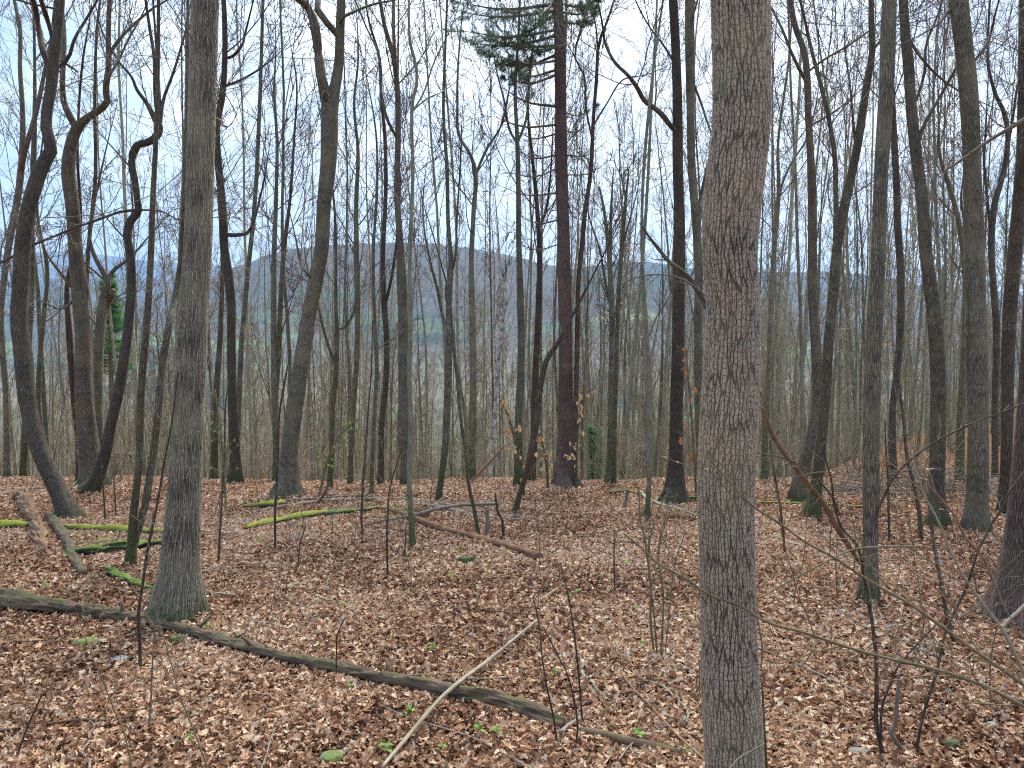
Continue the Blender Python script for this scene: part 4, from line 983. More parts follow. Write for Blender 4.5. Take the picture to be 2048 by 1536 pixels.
def lay(name, label, mat, pts, lift=.6, sides=12, cat='log', group=None, rough=.12, rings=None, z=None, twigs=0, d=None, cap=True, lump=.25, stubs=0):
    """pts: (x, y, width) photo pixels of the log's middle line, laid on the ground"""
    R = np.random.default_rng(abs(hash(label)) % 1000 if False else len(label) * 31 + int(pts[0][0]))
    Q = []; RD = []
    for i, (x, y, w) in enumerate(pts):
        if d is None: p = GP(x, y + w * .25)
        else: p = W(x, y, d[i] if hasattr(d, '__len__') else d)
        r = w * .5 * p[1] / F_PX * (1.22 if 'log' in name and d is None else 1.08)
        if d is None: p = p + np.array([0, 0, r * lift + .012])
        if z: p = p + np.array([0, 0, z[i] if hasattr(z, '__len__') else z])
        Q.append(p); RD.append(r)
    L = sum(np.linalg.norm(Q[i + 1] - Q[i]) for i in range(len(Q) - 1))
    p, r = resample(Q, RD, rings or max(10, int(L / .04)))
    if d is None and not z: FOOT.append((p.copy(), r.copy()))
    base = p[0].copy()
    root = empty(name, base, label, cat, group) if (twigs or stubs) else None
    tb = Tubes().add(p, r, sides, rough=rough * .5, cap=cap, lump=lump)
    if root is None:
        o = tb.obj(name, mat, None, base); tag(o, label, cat, group)
    else:
        tb.obj('stem', mat, root, base)
        for q_ in range(stubs):
            k_ = R.integers(2, len(p) - 2); a_ = p[k_]; dr_ = nrm(np.array([R.normal(0, 1), R.normal(0, .7), R.uniform(.3, 1.1)])); l_ = r[k_] + R.uniform(.03, .14)
            Tubes().add(np.array([a_, a_ + dr_ * l_ * .6, a_ + dr_ * l_]), np.array([r[k_] * .42, r[k_] * .3, r[k_] * .16]), 8, rough=.2, cap=True).obj('stub', mat, root, base)
        if not twigs: return root
        cr = Tubes(); s1, r1 = spawn(p[None], r[None], twigs, .2, 1, .3, 45, 6, .12, .0, .5, .002, R, Lmax=.7); cr.add(s1, r1, 4)
        s2, r2 = spawn(s1, r1, 4, .2, 1, .5, 40, 4, .15, 0, .6, .0016, R); cr.add(s2, r2, 3); tag(cr.obj('twigs', M['twig'], root, base), kind='stuff'); o = root
    return o


lay('fallen_log', 'long weathered log lying across the foreground from the left edge', M['log'],
    [(-120, 1180, 28), (0, 1206, 27), (60, 1214, 26), (130, 1224, 25), (234, 1238, 22), (276, 1243, 17), (330, 1257, 15), (406, 1277, 16), (518, 1310, 20), (576, 1325, 20), (703, 1354, 22), (805, 1378, 25), (906, 1397, 26), (982, 1408, 27),
     (1030, 1424, 27), (1076, 1443, 25), (1127, 1462, 20)], sides=36, rough=.3, rings=300, lump=.55, lift=.7, stubs=9)
lay('fallen_log', 'mossy flat end of a split log poking out below the near oak', M['log'], [(1160, 1470, 12), (1200, 1479, 17), (1240, 1488, 18), (1305, 1503, 16), (1381, 1519, 12), (1440, 1530, 8)], sides=16)
lay('fallen_pole', 'pale bare pole lying diagonally over the long log', M['log_pale'], [(764, 1552, 8), (880, 1436, 8), (985, 1342, 7), (1074, 1262, 5)], lift=1.0, z=[.02, .075, .06, .05], stubs=4, sides=14, rough=.05, rings=60, cat='pole', lump=.3)
lay('fallen_stick', 'tan stick pointing up from the far end of the pale pole', M['log_pale'], [(1054, 1222, 5), (1080, 1204, 6), (1114, 1182, 5)], cat='stick')
lay('fallen_stick', 'straight ochre stick lying level above the pale pole', M['log_pale'], [(868, 1255, 3), (920, 1259, 5), (980, 1256, 5), (1045, 1246, 5), (1066, 1243, 4)], cat='stick')
lay('fallen_log', 'straight brown log running down to a blunt end right of the middle', M['log_red'],
    [(758, 1018, 8), (793, 1027, 11), (837, 1044, 12), (895, 1064, 13), (969, 1084, 13), (1027, 1101, 14), (1060, 1112, 15), (1078, 1119, 16)], sides=18, rings=90)
lay('fallen_branch', 'long thin dark branch arching along the ground behind the pale sapling', M['log_grey'],
    [(500, 1027, 5), (573, 1014, 6), (661, 1003, 6), (734, 1000, 6), (816, 1001, 7), (881, 1009, 6), (969, 1026, 6), (1020, 1034, 6), (1076, 1040, 5)], cat='branch', twigs=9)
lay('fallen_branch', 'pale smooth branch bowed up over the rotten stump beside the pale sapling', M['log_grey'],
    [(727, 1051, 3), (758, 1042, 4), (790, 1037, 5), (822, 1031, 6), (881, 1016, 7), (925, 1010, 6), (969, 1008, 6), (996, 1007, 5)], d=9.6, cat='branch', cap=True)
lay('fallen_branch', 'second dark branch lying just under the long arching one', M['log_grey'], [(840, 1010, 5), (880, 1017, 8), (925, 1027, 8), (969, 1036, 7), (1010, 1040, 6), (1060, 1043, 5)], cat='branch')
lay('mossy_log', 'moss topped dark log lying left of the pale sapling', M['log_moss'], [(492, 1060, 10), (520, 1052, 13), (559, 1045, 14), (617, 1034, 14), (655, 1030, 12)], sides=16, rough=.2)
lay('fallen_log', 'dark twig strewn log continuing right from the moss topped one', M['log_black'], [(655, 1031, 12), (690, 1027, 11), (730, 1023, 9), (770, 1016, 7)], sides=14, rough=.2, twigs=14)
lay('mossy_log', 'short green mossy log at the foot of the large Y tree', M['log_moss'], [(490, 1016, 8), (520, 1014, 12), (545, 1012, 13), (566, 1008, 10)], sides=12, rough=.2)
lay('mossy_log', 'bright green mossy log end at the left edge', M['log_moss'], [(-60, 1052, 18), (0, 1055, 18), (30, 1055, 18), (56, 1056, 14)], sides=18, rough=.14)
lay('mossy_log', 'bright green mossy log running behind the twin stems to the ridged oak', M['log_moss'], [(128, 1056, 10), (160, 1060, 13), (200, 1062, 14), (234, 1063, 15), (280, 1066, 14), (325, 1068, 12), (360, 1070, 11), (395, 1072, 9)], sides=18, rough=.14)
lay('mossy_log', 'reddish rotten log tip with moss just right of the ridged oak', M['log_red'], [(392, 1072, 9), (425, 1074, 8), (450, 1073, 8), (470, 1071, 6)], sides=12)
lay('rotten_log', 'black rotten log piece with a green moss top left of the twin stems', M['log_black'], [(154, 1108, 17), (175, 1109, 20), (208, 1104, 20), (247, 1100, 20), (285, 1096, 16), (323, 1092, 14)], sides=28, rough=.3, lump=.8)
lay('rotten_log', 'crumbling brown rotten trunk lying towards the viewer over the left mossy log', M['log_rot'], [(37, 992, 14), (48, 1008, 17), (60, 1028, 18), (72, 1054, 19), (80, 1080, 19), (86, 1106, 12)], sides=44, rough=.5, rings=120, lump=.8)
lay('rotten_log', 'grey split log curving down beside the rotten trunk at the left', M['log'], [(95, 1030, 10), (106, 1045, 14), (117, 1060, 15), (138, 1096, 14), (151, 1128, 13), (168, 1153, 12)], sides=24, rough=.22, rings=90, lump=.6)
lay('mossy_stick', 'short mossy stick between the two left mossy logs', M['log_moss'], [(192, 1088, 5), (210, 1083, 7), (232, 1076, 5)], cat='stick')
lay('rotten_log', 'small moss tufted root piece left of the ridged oak foot', M['log_black'], [(208, 1140, 9), (225, 1150, 13), (245, 1160, 13), (273, 1173, 12), (300, 1182, 8), (312, 1186, 5)], sides=24, rough=.4, lump=1.0)
lay('fallen_stick', 'dark stick lying right of the ridged oak foot', M['log_grey'], [(398, 1218, 3), (440, 1219, 4), (486, 1222, 5)], cat='stick')
lay('fallen_branch', 'crooked branch blotched with pale green lichen in front of the near oak', M['log_lichen'],
    [(1172, 1318, 4), (1165, 1340, 6), (1170, 1362, 7), (1183, 1372, 7), (1192, 1388, 7), (1206, 1400, 7), (1214, 1410, 6), (1217, 1424, 6), (1228, 1436, 5)], cat='branch', rough=.2, z=.01)
lay('fallen_branch', 'short lichen blotched stick beside the left of the near oak foot', M['log_lichen'], [(1334, 1464, 4), (1362, 1468, 6), (1385, 1474, 6), (1410, 1483, 6)], cat='branch', rough=.2)
lay('fallen_branch', 'thin forked lichen twig curving towards the near oak foot', M['log_lichen'], [(1262, 1376, 3), (1300, 1376, 3), (1328, 1388, 4), (1352, 1410, 4), (1368, 1428, 4), (1376, 1448, 4), (1368, 1465, 4)], cat='branch', rough=.2, z=.02)
lay('fallen_stick', 'broken thick stick leaning on the split log at the bottom', M['log_grey'], [(1120, 1482, 8), (1140, 1465, 9), (1165, 1450, 7), (1182, 1436, 4)], cat='stick', z=.02)
lay('fallen_branch', 'long curved thin branch on the leaves right of the near oak', M['log_grey'], [(1515, 1158, 5), (1580, 1168, 6), (1640, 1180, 5), (1700, 1176, 5), (1780, 1174, 4), (1850, 1180, 3)], cat='branch')
lay('fallen_log', 'pale birch branch lying left of the stout limb tree foot', M['log_lichen'], [(1282, 986, 5), (1300, 1003, 6), (1330, 1014, 6), (1360, 1022, 6), (1395, 1035, 6)], cat='log')
lay('fallen_branch', 'thin grey branch lying level in front of the pine', M['log_grey'], [(1110, 1035, 4), (1160, 1031, 5), (1210, 1024, 5), (1250, 1022, 5), (1270, 1019, 4)], cat='branch', twigs=5)
lay('fallen_log', 'thin mossy pole lying behind the crossing trunks', M['log_moss'], [(1512, 1006, 4), (1560, 1008, 5), (1620, 1010, 5), (1680, 1013, 5), (1730, 1016, 4)], cat='log')
lay('fallen_log', 'dark flat log on the crest left of the near oak', M['log_black'], [(1218, 987, 5), (1250, 985, 6), (1280, 989, 6)], cat='log')
lay('fallen_log', 'short dark log on the crest behind the near oak', M['log_black'], [(1370, 998, 6), (1390, 998, 7), (1410, 998, 7)], cat='log')
lay('fallen_log', 'dark curved log on the crest right of the large Y tree', M['log_black'], [(628, 955, 3), (645, 955, 5), (662, 957, 4)], cat='log')
lay('fallen_log', 'charred looking stick piece in the leaves below the middle', M['log_black'], [(788, 1187, 4), (805, 1189, 6), (822, 1193, 5)], cat='log')
lay('fallen_log', 'dark wet stick piece in the leaves left of the middle', M['log_black'], [(622, 1200, 4), (645, 1202, 6), (672, 1208, 4)], cat='log')


for k_, (lab, m_, pts_) in enumerate([
    ('thin dark branch crossing the moss topped log left of the pale sapling', 'log_grey', [(600, 1046, 3), (650, 1022, 4), (700, 1012, 4), (745, 990, 3)]),
    ('crooked dead branch ending beside the foot of the pale sapling', 'log_black', [(700, 1030, 4), (740, 1036, 5), (790, 1032, 5), (815, 1046, 4)]),
    ('short dark branch end just left of the rotten stump', 'log_black', [(780, 1012, 6), (800, 1022, 7), (822, 1020, 5)]),
    ('straight dead branch running into the dark log from the lower left', 'log_grey', [(560, 1066, 3), (600, 1054, 4), (650, 1040, 4), (700, 1020, 3)]),
    ('pale peeled branch lying beyond the rotten stump', 'log_pale', [(860, 1018, 3), (900, 1030, 4), (950, 1032, 3)]),
    ('grey branch lying along the leaves behind the long arching branch', 'log_grey', [(540, 1004, 3), (600, 1000, 4), (690, 994, 4), (760, 992, 3)]),
    ('dark branch lying between mossy log tip and leafing shrub', 'log_black', [(460, 1040, 3), (500, 1036, 4), (545, 1032, 4)]),
    ('dark half buried branch right of the brown log', 'log_black', [(1040, 1062, 3), (1080, 1068, 4), (1150, 1076, 4), (1180, 1074, 3)]),
    ('long grey branch lying in front of the stout limb tree', 'log_grey', [(1150, 1066, 3), (1200, 1072, 4), (1260, 1084, 4), (1300, 1088, 3)]),
    ('dark branch lying right of the slim maple among leaves', 'log_black', [(1760, 1050, 3), (1800, 1046, 4), (1860, 1050, 3)]),
    ('grey branch lying behind the fork of crossing trunks', 'log_grey', [(1640, 985, 4), (1700, 990, 5), (1790, 988, 5), (1850, 992, 3)]),
    ('long dark branch on the crest near the lichen mottled trees', 'log_black', [(1780, 1002, 4), (1850, 1006, 6), (1900, 1004, 5)])]):
    lay('fallen_branch', lab, M[m_], pts_, cat='branch', twigs=5 + k_ % 4, rough=.2)


def leaner(name, label, mat, pts, d0, d1, cat='branch', twigs=0, ground=None, sides=10, rough=.1, buds=0, group=None, tmat='twig', seed=1, leaf=None, L2=.5):
    """a branch or stem standing or leaning free: pixel path at depths running from d0 (first point) to d1"""
    n = len(pts); Q = []; RD = []; R = np.random.default_rng(seed + int(pts[0][0]) * 7 + n)
    for i, (x, y, w) in enumerate(pts):
        dd = d0 + (d1 - d0) * i / (n - 1); Q.append(W(x, y, dd)); RD.append(w * .5 * dd / F_PX)
    if ground:
        gx = Q[0][0] + (ground[0] if hasattr(ground, '__len__') else 0); gy = Q[0][1]; Q.insert(0, np.array([gx, gy, float(G(gx, gy)) - .03])); RD.insert(0, RD[0] * 1.1)
    p, r = resample(Q, RD, n * 9)
    base = p[0].copy(); root = empty(name, base, label, cat, group)
    Tubes().add(p, r, sides, rough=rough, cap=True, s0=.45 if 'sapling' in name else 3.0).obj('stem', mat, root, base)
    tips = [p]
    if twigs:
        cr = Tubes(); s1, r1 = spawn(p[None], r[None], twigs, .2, 1, .25, 45, 7, .12, .03, .55, .0014, R, Lmax=L2); cr.add(s1, r1, 5)
        s2, r2 = spawn(s1, r1, 3, .2, 1, .45, 40, 5, .12, .03, .7, .0011, R, Lmax=L2 * .5); cr.add(s2, r2, 4); tag(cr.obj('twigs', M[tmat], root, base), kind='stuff')
        tips = list(s1) + list(s2)[::3] + [p]
    if buds:
        for k in range(buds):
            q = tips[R.integers(len(tips))]; i = len(q) - 1 if R.uniform() < .6 else R.integers(1, len(q) - 1); a = q[i]; dr = nrm(q[i] - q[i - 1] + R.normal(0, .002, 3))
            t = np.linspace(0, 1, 6); bp = a[None] + dr[None] * (t[:, None] * .022); br = .0028 * np.sin(PI * (t * .9 + .08)) ** .8
            Tubes().add(bp, br, 7).obj('bud', M['bud'], root, base)
    if leaf:
        ls, lmat, size = leaf
        for k in range(ls):
            q = tips[R.integers(len(tips))]; hang(q[R.integers(1, len(q))], size, M[lmat], root, base, R)
    return root


leaf_cache = {}


def hang(p, size, mat, root, base, R, down=True):
    key = mat.name, R.integers(4)
    if key not in leaf_cache:
        RR = np.random.default_rng(len(leaf_cache)); V = []; n = 6; cu = RR.uniform(.3, 1.0)
        for a in range(n):
            t = a / (n - 1); w = .32 * math.sin(PI * (t * .92 + .04)) ** .8
            for c in (-1, 0, 1): V.append((c * w, -.25 * cu * abs(c) * w * 3 + .1 * math.sin(t * 4), -t))
        q = [(a * 3 + b, a * 3 + b + 1, a * 3 + b + 4, a * 3 + b + 3) for a in range(n - 1) for b in range(2)]
        leaf_cache[key] = raw_mesh('leaf', np.array(V), q, mat)
    o = bpy.data.objects.new('leaf', leaf_cache[key]); link(o, root); o.location = [float(v) for v in (p - base)]
    o.rotation_euler = (R.normal(0, .5), R.normal(0, .5), R.uniform(0, 6.28)) if down else (R.uniform(.6, 2.2), R.normal(0, .6), R.uniform(0, 6.28))
    s = size * R.uniform(.7, 1.2); o.scale = (s, s, s)


leaner('leaning_dead_branch', 'reddish brown dead branch leaning down to the slim grey maple', M['log_red'],
       [(1722, 1128, 8), (1693, 1085, 10), (1671, 1050, 11), (1644, 1004, 11), (1615, 967, 11), (1588, 932, 10), (1561, 896, 9), (1540, 860, 8), (1524, 815, 7)], 6.0, 6.0, 'branch', rough=.12, sides=14)
leaner('hanging_dead_branch', 'dark dead limb caught slanting down behind the near oak from upper left', M['dark'],
       [(1430, 640, 11), (1415, 615, 11), (1395, 580, 11), (1368, 545, 9), (1340, 525, 8), (1315, 495, 7), (1290, 462, 5), (1280, 446, 4)], 6.5, 6.9, 'branch', twigs=3, sides=12)
leaner('hanging_dead_branch', 'bare dead limb slanting in from the upper right edge', M['twig'], [(2110, 200, 11), (2048, 240, 9), (1980, 280, 7), (1930, 315, 5), (1888, 343, 3)], 6.2, 6.6, 'branch', twigs=3)
leaner('broken_snag', 'splintered grey stub standing beside the brown log', M['log_grey'], [(974, 1076, 9), (974, 1060, 9), (975, 1040, 8), (975, 1018, 5)], GP(974, 1076)[1], GP(974, 1076)[1], 'snag', rough=.3)
leaner('broken_snag', 'small dark crooked stem under the end of the pale bowed branch', M['dark'], [(1008, 1077, 6), (1006, 1058, 6), (1004, 1040, 6), (996, 1024, 5), (993, 1008, 4), (990, 985, 3)], GP(1008, 1077)[1], GP(1008, 1077)[1], 'stem')
leaner('broken_snag', 'slanting reddish stick leaning up beside the large Y tree', M['log_red'], [(630, 1012, 8), (640, 1000, 7), (650, 985, 5), (660, 965, 3)], GP(630, 1012)[1], GP(630, 1012)[1], 'stick')
leaner('leaning_branch', 'thin red brown branch slanting up right past the mossy leaning sapling', M['red_twig'], [(942, 964, 6), (960, 945, 6), (985, 918, 5), (1010, 890, 3)], 12, 12, 'branch', twigs=4)
leaner('broken_snag', 'pale crumbly upright stick beside the slender nearer sapling', M['log_lichen'], [(1247, 1022, 7), (1252, 1000, 7), (1256, 978, 5)], GP(1247, 1022)[1], GP(1247, 1022)[1], 'snag', rough=.3)

# stumps, stones
def stump(name, label, x, y, wpx, hpx, mat, seed):
    R = np.random.default_rng(seed); b = GP(x, y); k = b[1] / F_PX; r = wpx * .5 * k; h = hpx * k
    th = np.linspace(0, 2 * PI, 40, endpoint=False); zs = np.linspace(0, 1, 14); V = []
    jag = .25 * hsh(th * 2, th * 0, .5, seed) + .35 * hsh(th * 5, th * 0, .5, seed + 1)
    for z in zs:
        rr = r * (1.15 - .3 * z + .12 * np.sin(5 * th + z) + .2 * hsh(th * 3, th * 0 + z * 3, .7, seed + 2)); V.append(np.stack([rr * np.cos(th), rr * np.sin(th), h * z * (1 + jag * z)], 1))
    for s, dz in ((.6, .85), (.2, .35)): V.append(np.stack([V[13][:, 0] * s, V[13][:, 1] * s, V[13][:, 2] * dz], 1))
    V = np.concatenate(V); n = 40; m = 16
    q = [(i * n + j, i * n + (j + 1) % n, (i + 1) * n + (j + 1) % n, (i + 1) * n + j) for i in range(m - 1) for j in range(n)]
    o = bpy.data.objects.new(name, raw_mesh(name, V, q, mat, bk=V)); link(o); o.location = [float(v) for v in b - np.array([0, 0, .02])]; tag(o, label, 'stump')


stump('rotten_stump', 'crumbling red brown rotten stump behind the pale sapling', 843, 1040, 26, 26, M['log_red'], 2)
stump('tree_stump', 'small brown stump on the crest right of the pine', 1217, 968, 15, 12, M['log_red'], 5)
stump('tree_stump', 'low dark broken stump left of the middle near the large Y tree', 738, 1004, 14, 9, M['log_black'], 8)


def stone(label, x, y, wpx, hpx, mat, seed, cap=None, flat=.35):
    R = np.random.default_rng(seed); b = GP(x, y); k = b[1] / F_PX; a = wpx * .5 * k
    nu, nv = 36, 18; u = np.linspace(0, 2 * PI, nu, endpoint=False); v = np.linspace(0, PI, nv); U, Vv = np.meshgrid(u, v)
    dx, dy, dz = np.cos(U) * np.sin(Vv), np.sin(U) * np.sin(Vv), np.cos(Vv)
    f = 1 + .35 * hsh(dx * 2 + dz, dy * 2, .8, seed) + .18 * hsh(dx * 5, dy * 5 + dz * 3, .8, seed + 1)
    hz = max(.02, hpx * k * 1.1)
    P = np.stack([dx * f * a, dy * f * a * R.uniform(.6, .9), np.clip(dz * f, -1, .75 + .1 * hsh(dx * 4, dy * 4, 1, seed)) * hz], -1).reshape(-1, 3)
    q = [(i * nu + j, (i + 1) * nu + j, (i + 1) * nu + (j + 1) % nu, i * nu + (j + 1) % nu) for i in range(nv - 1) for j in range(nu)]
    o = bpy.data.objects.new('stone', raw_mesh('stone', P, q, mat, bk=P)); link(o); o.location = [float(t) for t in b + np.array([0, 0, hz * .12 + .008])]; o.rotation_euler = (0, 0, R.uniform(-.4, .4))
    tag(o, label, 'stone'); FOOT.append((np.array([b]), np.array([a * .95]))); return o


def moss_stone_mat():
    m, t = new_mat('stone_with_moss'); co = t.node('ShaderNodeTexCoord').outputs['Object']
    n = t.noise(co, 7, 4, .6).outputs[0]; f = t.noise(co, 90, 3, .6).outputs[0]
    nz = t.node('ShaderNodeSeparateXYZ', {0: t.node('ShaderNodeNewGeometry').outputs['Normal']}).outputs[2]
    mm = t.maprange(t.math('ADD', n, t.math('MULTIPLY', nz, .25)), .55, .68)
    col = t.mix(mm, t.mix(f, (.13, .15, .14), (.27, .30, .28)), t.mix(f, (.05, .08, .012), (.15, .19, .035)))
    b = t.node('ShaderNodeBsdfPrincipled', {'Base Color': col, 'Roughness': .85}); bp = t.node('ShaderNodeBump', {'Height': t.math('ADD', f, n), 'Strength': .8, 'Distance': .01}); t.l.new(bp.outputs[0], b.inputs['Normal'])
    t.node('ShaderNodeOutputMaterial', {'Surface': b.outputs[0]}); return m


MS = moss_stone_mat()
stone('flat stone with bright moss on its back half below the long log at the left', 176, 1290, 56, 9, MS, 11)
stone('flat grey green stone half buried in leaves right of the mossy flat one', 238, 1324, 40, 6, M['stone'], 12)
stone('small dark mossy rock just below the long log near the ridged oak', 352, 1290, 32, 16, M['mossrock'], 13)
stone('pale speckled pebble beside the small dark mossy rock', 378, 1297, 14, 6, M['stone'], 14)
stone('mossy topped stone at the bottom edge left of the pale pole', 665, 1524, 56, 14, MS, 15)
stone('little blue grey stone above the mossy bottom edge stone', 703, 1497, 24, 5, M['stone'], 16)
stone('round mossy rock in the leaves left of the brown log end', 932, 1128, 34, 14, M['mossrock'], 17)
stone('pale green grey stone at the bottom edge right of the near oak', 1716, 1512, 44, 9, M['stone'], 18)
stone('dark mossy lump of rock near the bottom right corner', 1903, 1498, 38, 14, M['mossrock'], 19)
stone('thin greenish stone showing in the leaves near the right edge', 1985, 1459, 28, 4, M['stone'], 20)
stone('yellow green mossy lump just behind the long log at the left', 208, 1228, 26, 8, M['log_moss'], 21)

# ------------------------------------------------------------------ foreground stems and shrubs
D1 = GP(281, 1342)[1]
leaner('sapling', 'thin dark sapling in front of the long log at the left', M['dark'], [(281, 1345, 7), (280, 1300, 7), (277, 1226, 7), (284, 1176, 6), (294, 1108, 6), (307, 1043, 5), (320, 978, 5), (328, 926, 4), (339, 872, 4), (349, 805, 3), (356, 740, 2)], D1, D1, 'sapling', twigs=9, sides=10, rough=.05, L2=.4)
for (lab, pts, tw) in [
    ('thin dark stem right of the ridged oak with mossy log tip at its foot', [(437, 1125, 6), (440, 1060, 5), (443, 1004, 5), (448, 926, 4), (450, 860, 4), (451, 810, 3), (462, 740, 2)], 9),
    ('thin stem standing through the moss topped log', [(551, 1103, 5), (550, 1060, 5), (550, 1017, 5), (554, 959, 5), (556, 900, 5), (558, 838, 4), (568, 770, 4), (582, 700, 2)], 5),
    ('thin dark stem left of the pale sapling, first of a close pair', [(726, 1080, 5), (723, 1040, 5), (724, 1003, 5), (731, 900, 5), (738, 800, 3), (742, 754, 3), (745, 640, 2)], 7),
    ('thin curved stem left of the pale sapling, second of a close pair', [(776, 1158, 4), (774, 1105, 4), (775, 1032, 4), (778, 988, 3), (793, 929, 3), (805, 895, 2)], 4),
    ('short thin stem right beside the foot of the pale sapling', [(808, 1120, 3), (811, 1080, 3), (812, 1045, 2)], 2),
    ('slender stem in the leaves between near oak and maple with orange bark', [(1570, 1113, 5), (1565, 1050, 5), (1555, 980, 4), (1546, 930, 4), (1540, 880, 3)], 5),
    ('thin stem right of the slim maple with bare forks', [(1779, 1083, 5), (1777, 1020, 5), (1776, 960, 4), (1772, 900, 3), (1770, 840, 2)], 7),
    ('mossy bent sapling left of the lichen blotched tree', [(1842, 1080, 9), (1841, 1050, 9), (1836, 1010, 8), (1828, 970, 8), (1815, 920, 7), (1808, 850, 6), (1800, 780, 5), (1790, 700, 4)], 8),
    ('slim greenish sapling crossing in front of the lichen blotched tree', [(1910, 1290, 9), (1895, 1240, 8), (1885, 1180, 8), (1870, 1100, 7), (1862, 1040, 6), (1855, 980, 4)], 5),
    ('tiny upright shoot below the middle of the photo', [(596, 1140, 3), (600, 1090, 3), (612, 1050, 2)], 3),
    ('tiny upright shoot in the leaves left of the shrub clump', [(1230, 1190, 3), (1228, 1120, 3), (1230, 1060, 2)], 3),
    ('slim shoot standing left of the ridged oak near the twin stems', [(211, 1045, 4), (208, 1000, 3), (205, 960, 3), (200, 900, 2)], 4),
    ('slim shoot growing between the two mossy logs at the left', [(232, 1030, 3), (230, 990, 3), (226, 940, 2)], 3),
]:
    dd = GP(pts[0][0], pts[0][1])[1]
    leaner('sapling', lab, M['dark'] if 'mossy' not in lab and 'green' not in lab else M['mossy'], pts, dd, dd, 'sapling', twigs=tw, sides=8, rough=.05, L2=.35, seed=len(lab))

SH = 'shrub'
dS = GP(1316, 1318)[1]
for (lab, pts) in [
    ('tallest olive stem of the clump left of the near oak', [(1310, 1322, 5), (1302, 1252, 5), (1300, 1150, 5), (1294, 1108, 5), (1288, 1070, 4), (1281, 1043, 4), (1276, 978, 3), (1255, 930, 2)]),
    ('second olive stem of the clump, leaning left then right', [(1315, 1314, 4), (1309, 1240, 4), (1300, 1160, 4), (1296, 1120, 4), (1310, 1040, 3), (1330, 990, 2)]),
    ('third olive stem of the clump, with a fork at mid height', [(1322, 1312, 4), (1325, 1250, 4), (1327, 1200, 4), (1322, 1150, 4), (1316, 1124, 3), (1320, 1080, 3), (1332, 1030, 2)]),
    ('rightmost brown stem of the clump, curving outwards', [(1330, 1312, 3), (1338, 1230, 3), (1345, 1160, 3), (1352, 1120, 2), (1372, 1060, 2)])]:
    leaner('shrub_stem', lab, M['twig_olive'], pts, dS, dS + .1, 'shrub', twigs=6, sides=8, rough=.03, tmat='twig_olive', L2=.3)
leaner('fallen_twig', 'long thin brown twig slanting down to the foot of the near oak', M['red_twig'], [(1425, 1530, 4), (1406, 1516, 4), (1355, 1470, 4), (1317, 1429, 4), (1259, 1368, 4), (1235, 1330, 3), (1212, 1295, 2)], 2.75, 4.6, 'twig', twigs=5)
leaner('fallen_twig', 'bare white twig crossing the bottom of the near oak', M['log_pale'], [(1455, 1545, 3), (1468, 1526, 3), (1482, 1513, 3), (1500, 1503, 3), (1530, 1486, 2)], 2.3, 2.35, 'twig')
# arching branches from the shrub off the right edge
leaner('arching_branch', 'long arching branch with pink tip crossing in front of the near oak', M['twig_olive'],
       [(2130, 1430, 8), (2046, 1369, 7), (1982, 1324, 7), (1928, 1286, 7), (1888, 1257, 7), (1821, 1209, 6), (1768, 1179, 6), (1722, 1151, 6), (1661, 1111, 5), (1615, 1087, 5), (1567, 1052, 5), (1500, 1007, 4), (1460, 965, 4), (1425, 925, 3), (1405, 905, 2)], 2.5, 2.35, 'branch', ground=(.35,), twigs=13, buds=9, tmat='twig_olive', L2=.5)
leaner('arching_branch', 'lower arching branch crossing the near oak and ending over the leaves', M['twig_olive'],
       [(2130, 1455, 9), (2046, 1412, 8), (1968, 1372, 7), (1875, 1340, 7), (1794, 1321, 6), (1714, 1300, 6), (1607, 1265, 6), (1527, 1241, 5), (1482, 1213, 5), (1416, 1188, 5), (1368, 1155, 5), (1312, 1124, 4), (1286, 1098, 4), (1247, 1067, 3)], 2.35, 2.5, 'branch', ground=(.3,), twigs=12, buds=8, tmat='twig_olive', L2=.5)
leaner('arching_branch', 'pale branch rising steeply leftwards from the right edge', M['twig_pale'],
       [(2100, 1450, 9), (2046, 1343, 8), (2003, 1257, 7), (1971, 1214, 6), (1939, 1171, 6), (1901, 1101, 5), (1875, 1039, 4), (1848, 988, 3), (1829, 927, 3), (1824, 900, 2)], 2.9, 3.1, 'branch', ground=(.1,), twigs=13, buds=9, tmat='red_twig', L2=.55)
leaner('arching_branch', 'side branch curving up to the right edge from the pale rising one', M['twig_pale'], [(2003, 1257, 6), (2019, 1238, 6), (2040, 1220, 6), (2070, 1180, 5), (2090, 1120, 4)], 2.95, 3.0, 'branch', twigs=2)
leaner('sapling', 'dark sapling rising to a fork in front of the slim grey maple', M['dark'],
       [(1769, 1520, 9), (1752, 1444, 9), (1753, 1380, 8), (1752, 1311, 8), (1746, 1257, 7), (1735, 1190, 7), (1727, 1150, 6), (1722, 1114, 6), (1710, 1085, 5), (1685, 1058, 5), (1671, 1020, 5), (1661, 954, 4), (1650, 913, 3), (1640, 860, 2)], GP(1769, 1520)[1], GP(1769, 1520)[1], 'sapling', twigs=8, sides=12, rough=.06, buds=3)
leaner('shrub_stem', 'thin dark stem forking up right beside the dark sapling at the bottom', M['dark'], [(1760, 1545, 5), (1762, 1471, 5), (1765, 1410, 5), (1780, 1370, 4), (1794, 1337, 4), (1834, 1289, 3), (1875, 1246, 3), (1905, 1215, 2)], GP(1760, 1530)[1], GP(1760, 1530)[1], 'shrub', twigs=6)
leaner('broken_sapling', 'short bent broken sapling with a snapped rusty top, bottom right', M['log_grey'], [(1814, 1520, 9), (1802, 1497, 9), (1786, 1474, 9), (1782, 1464, 9), (1789, 1450, 8), (1794, 1404, 8), (1797, 1370, 8), (1797, 1347, 6)], GP(1813, 1518)[1], GP(1813, 1518)[1], 'sapling', rough=.1, sides=14)
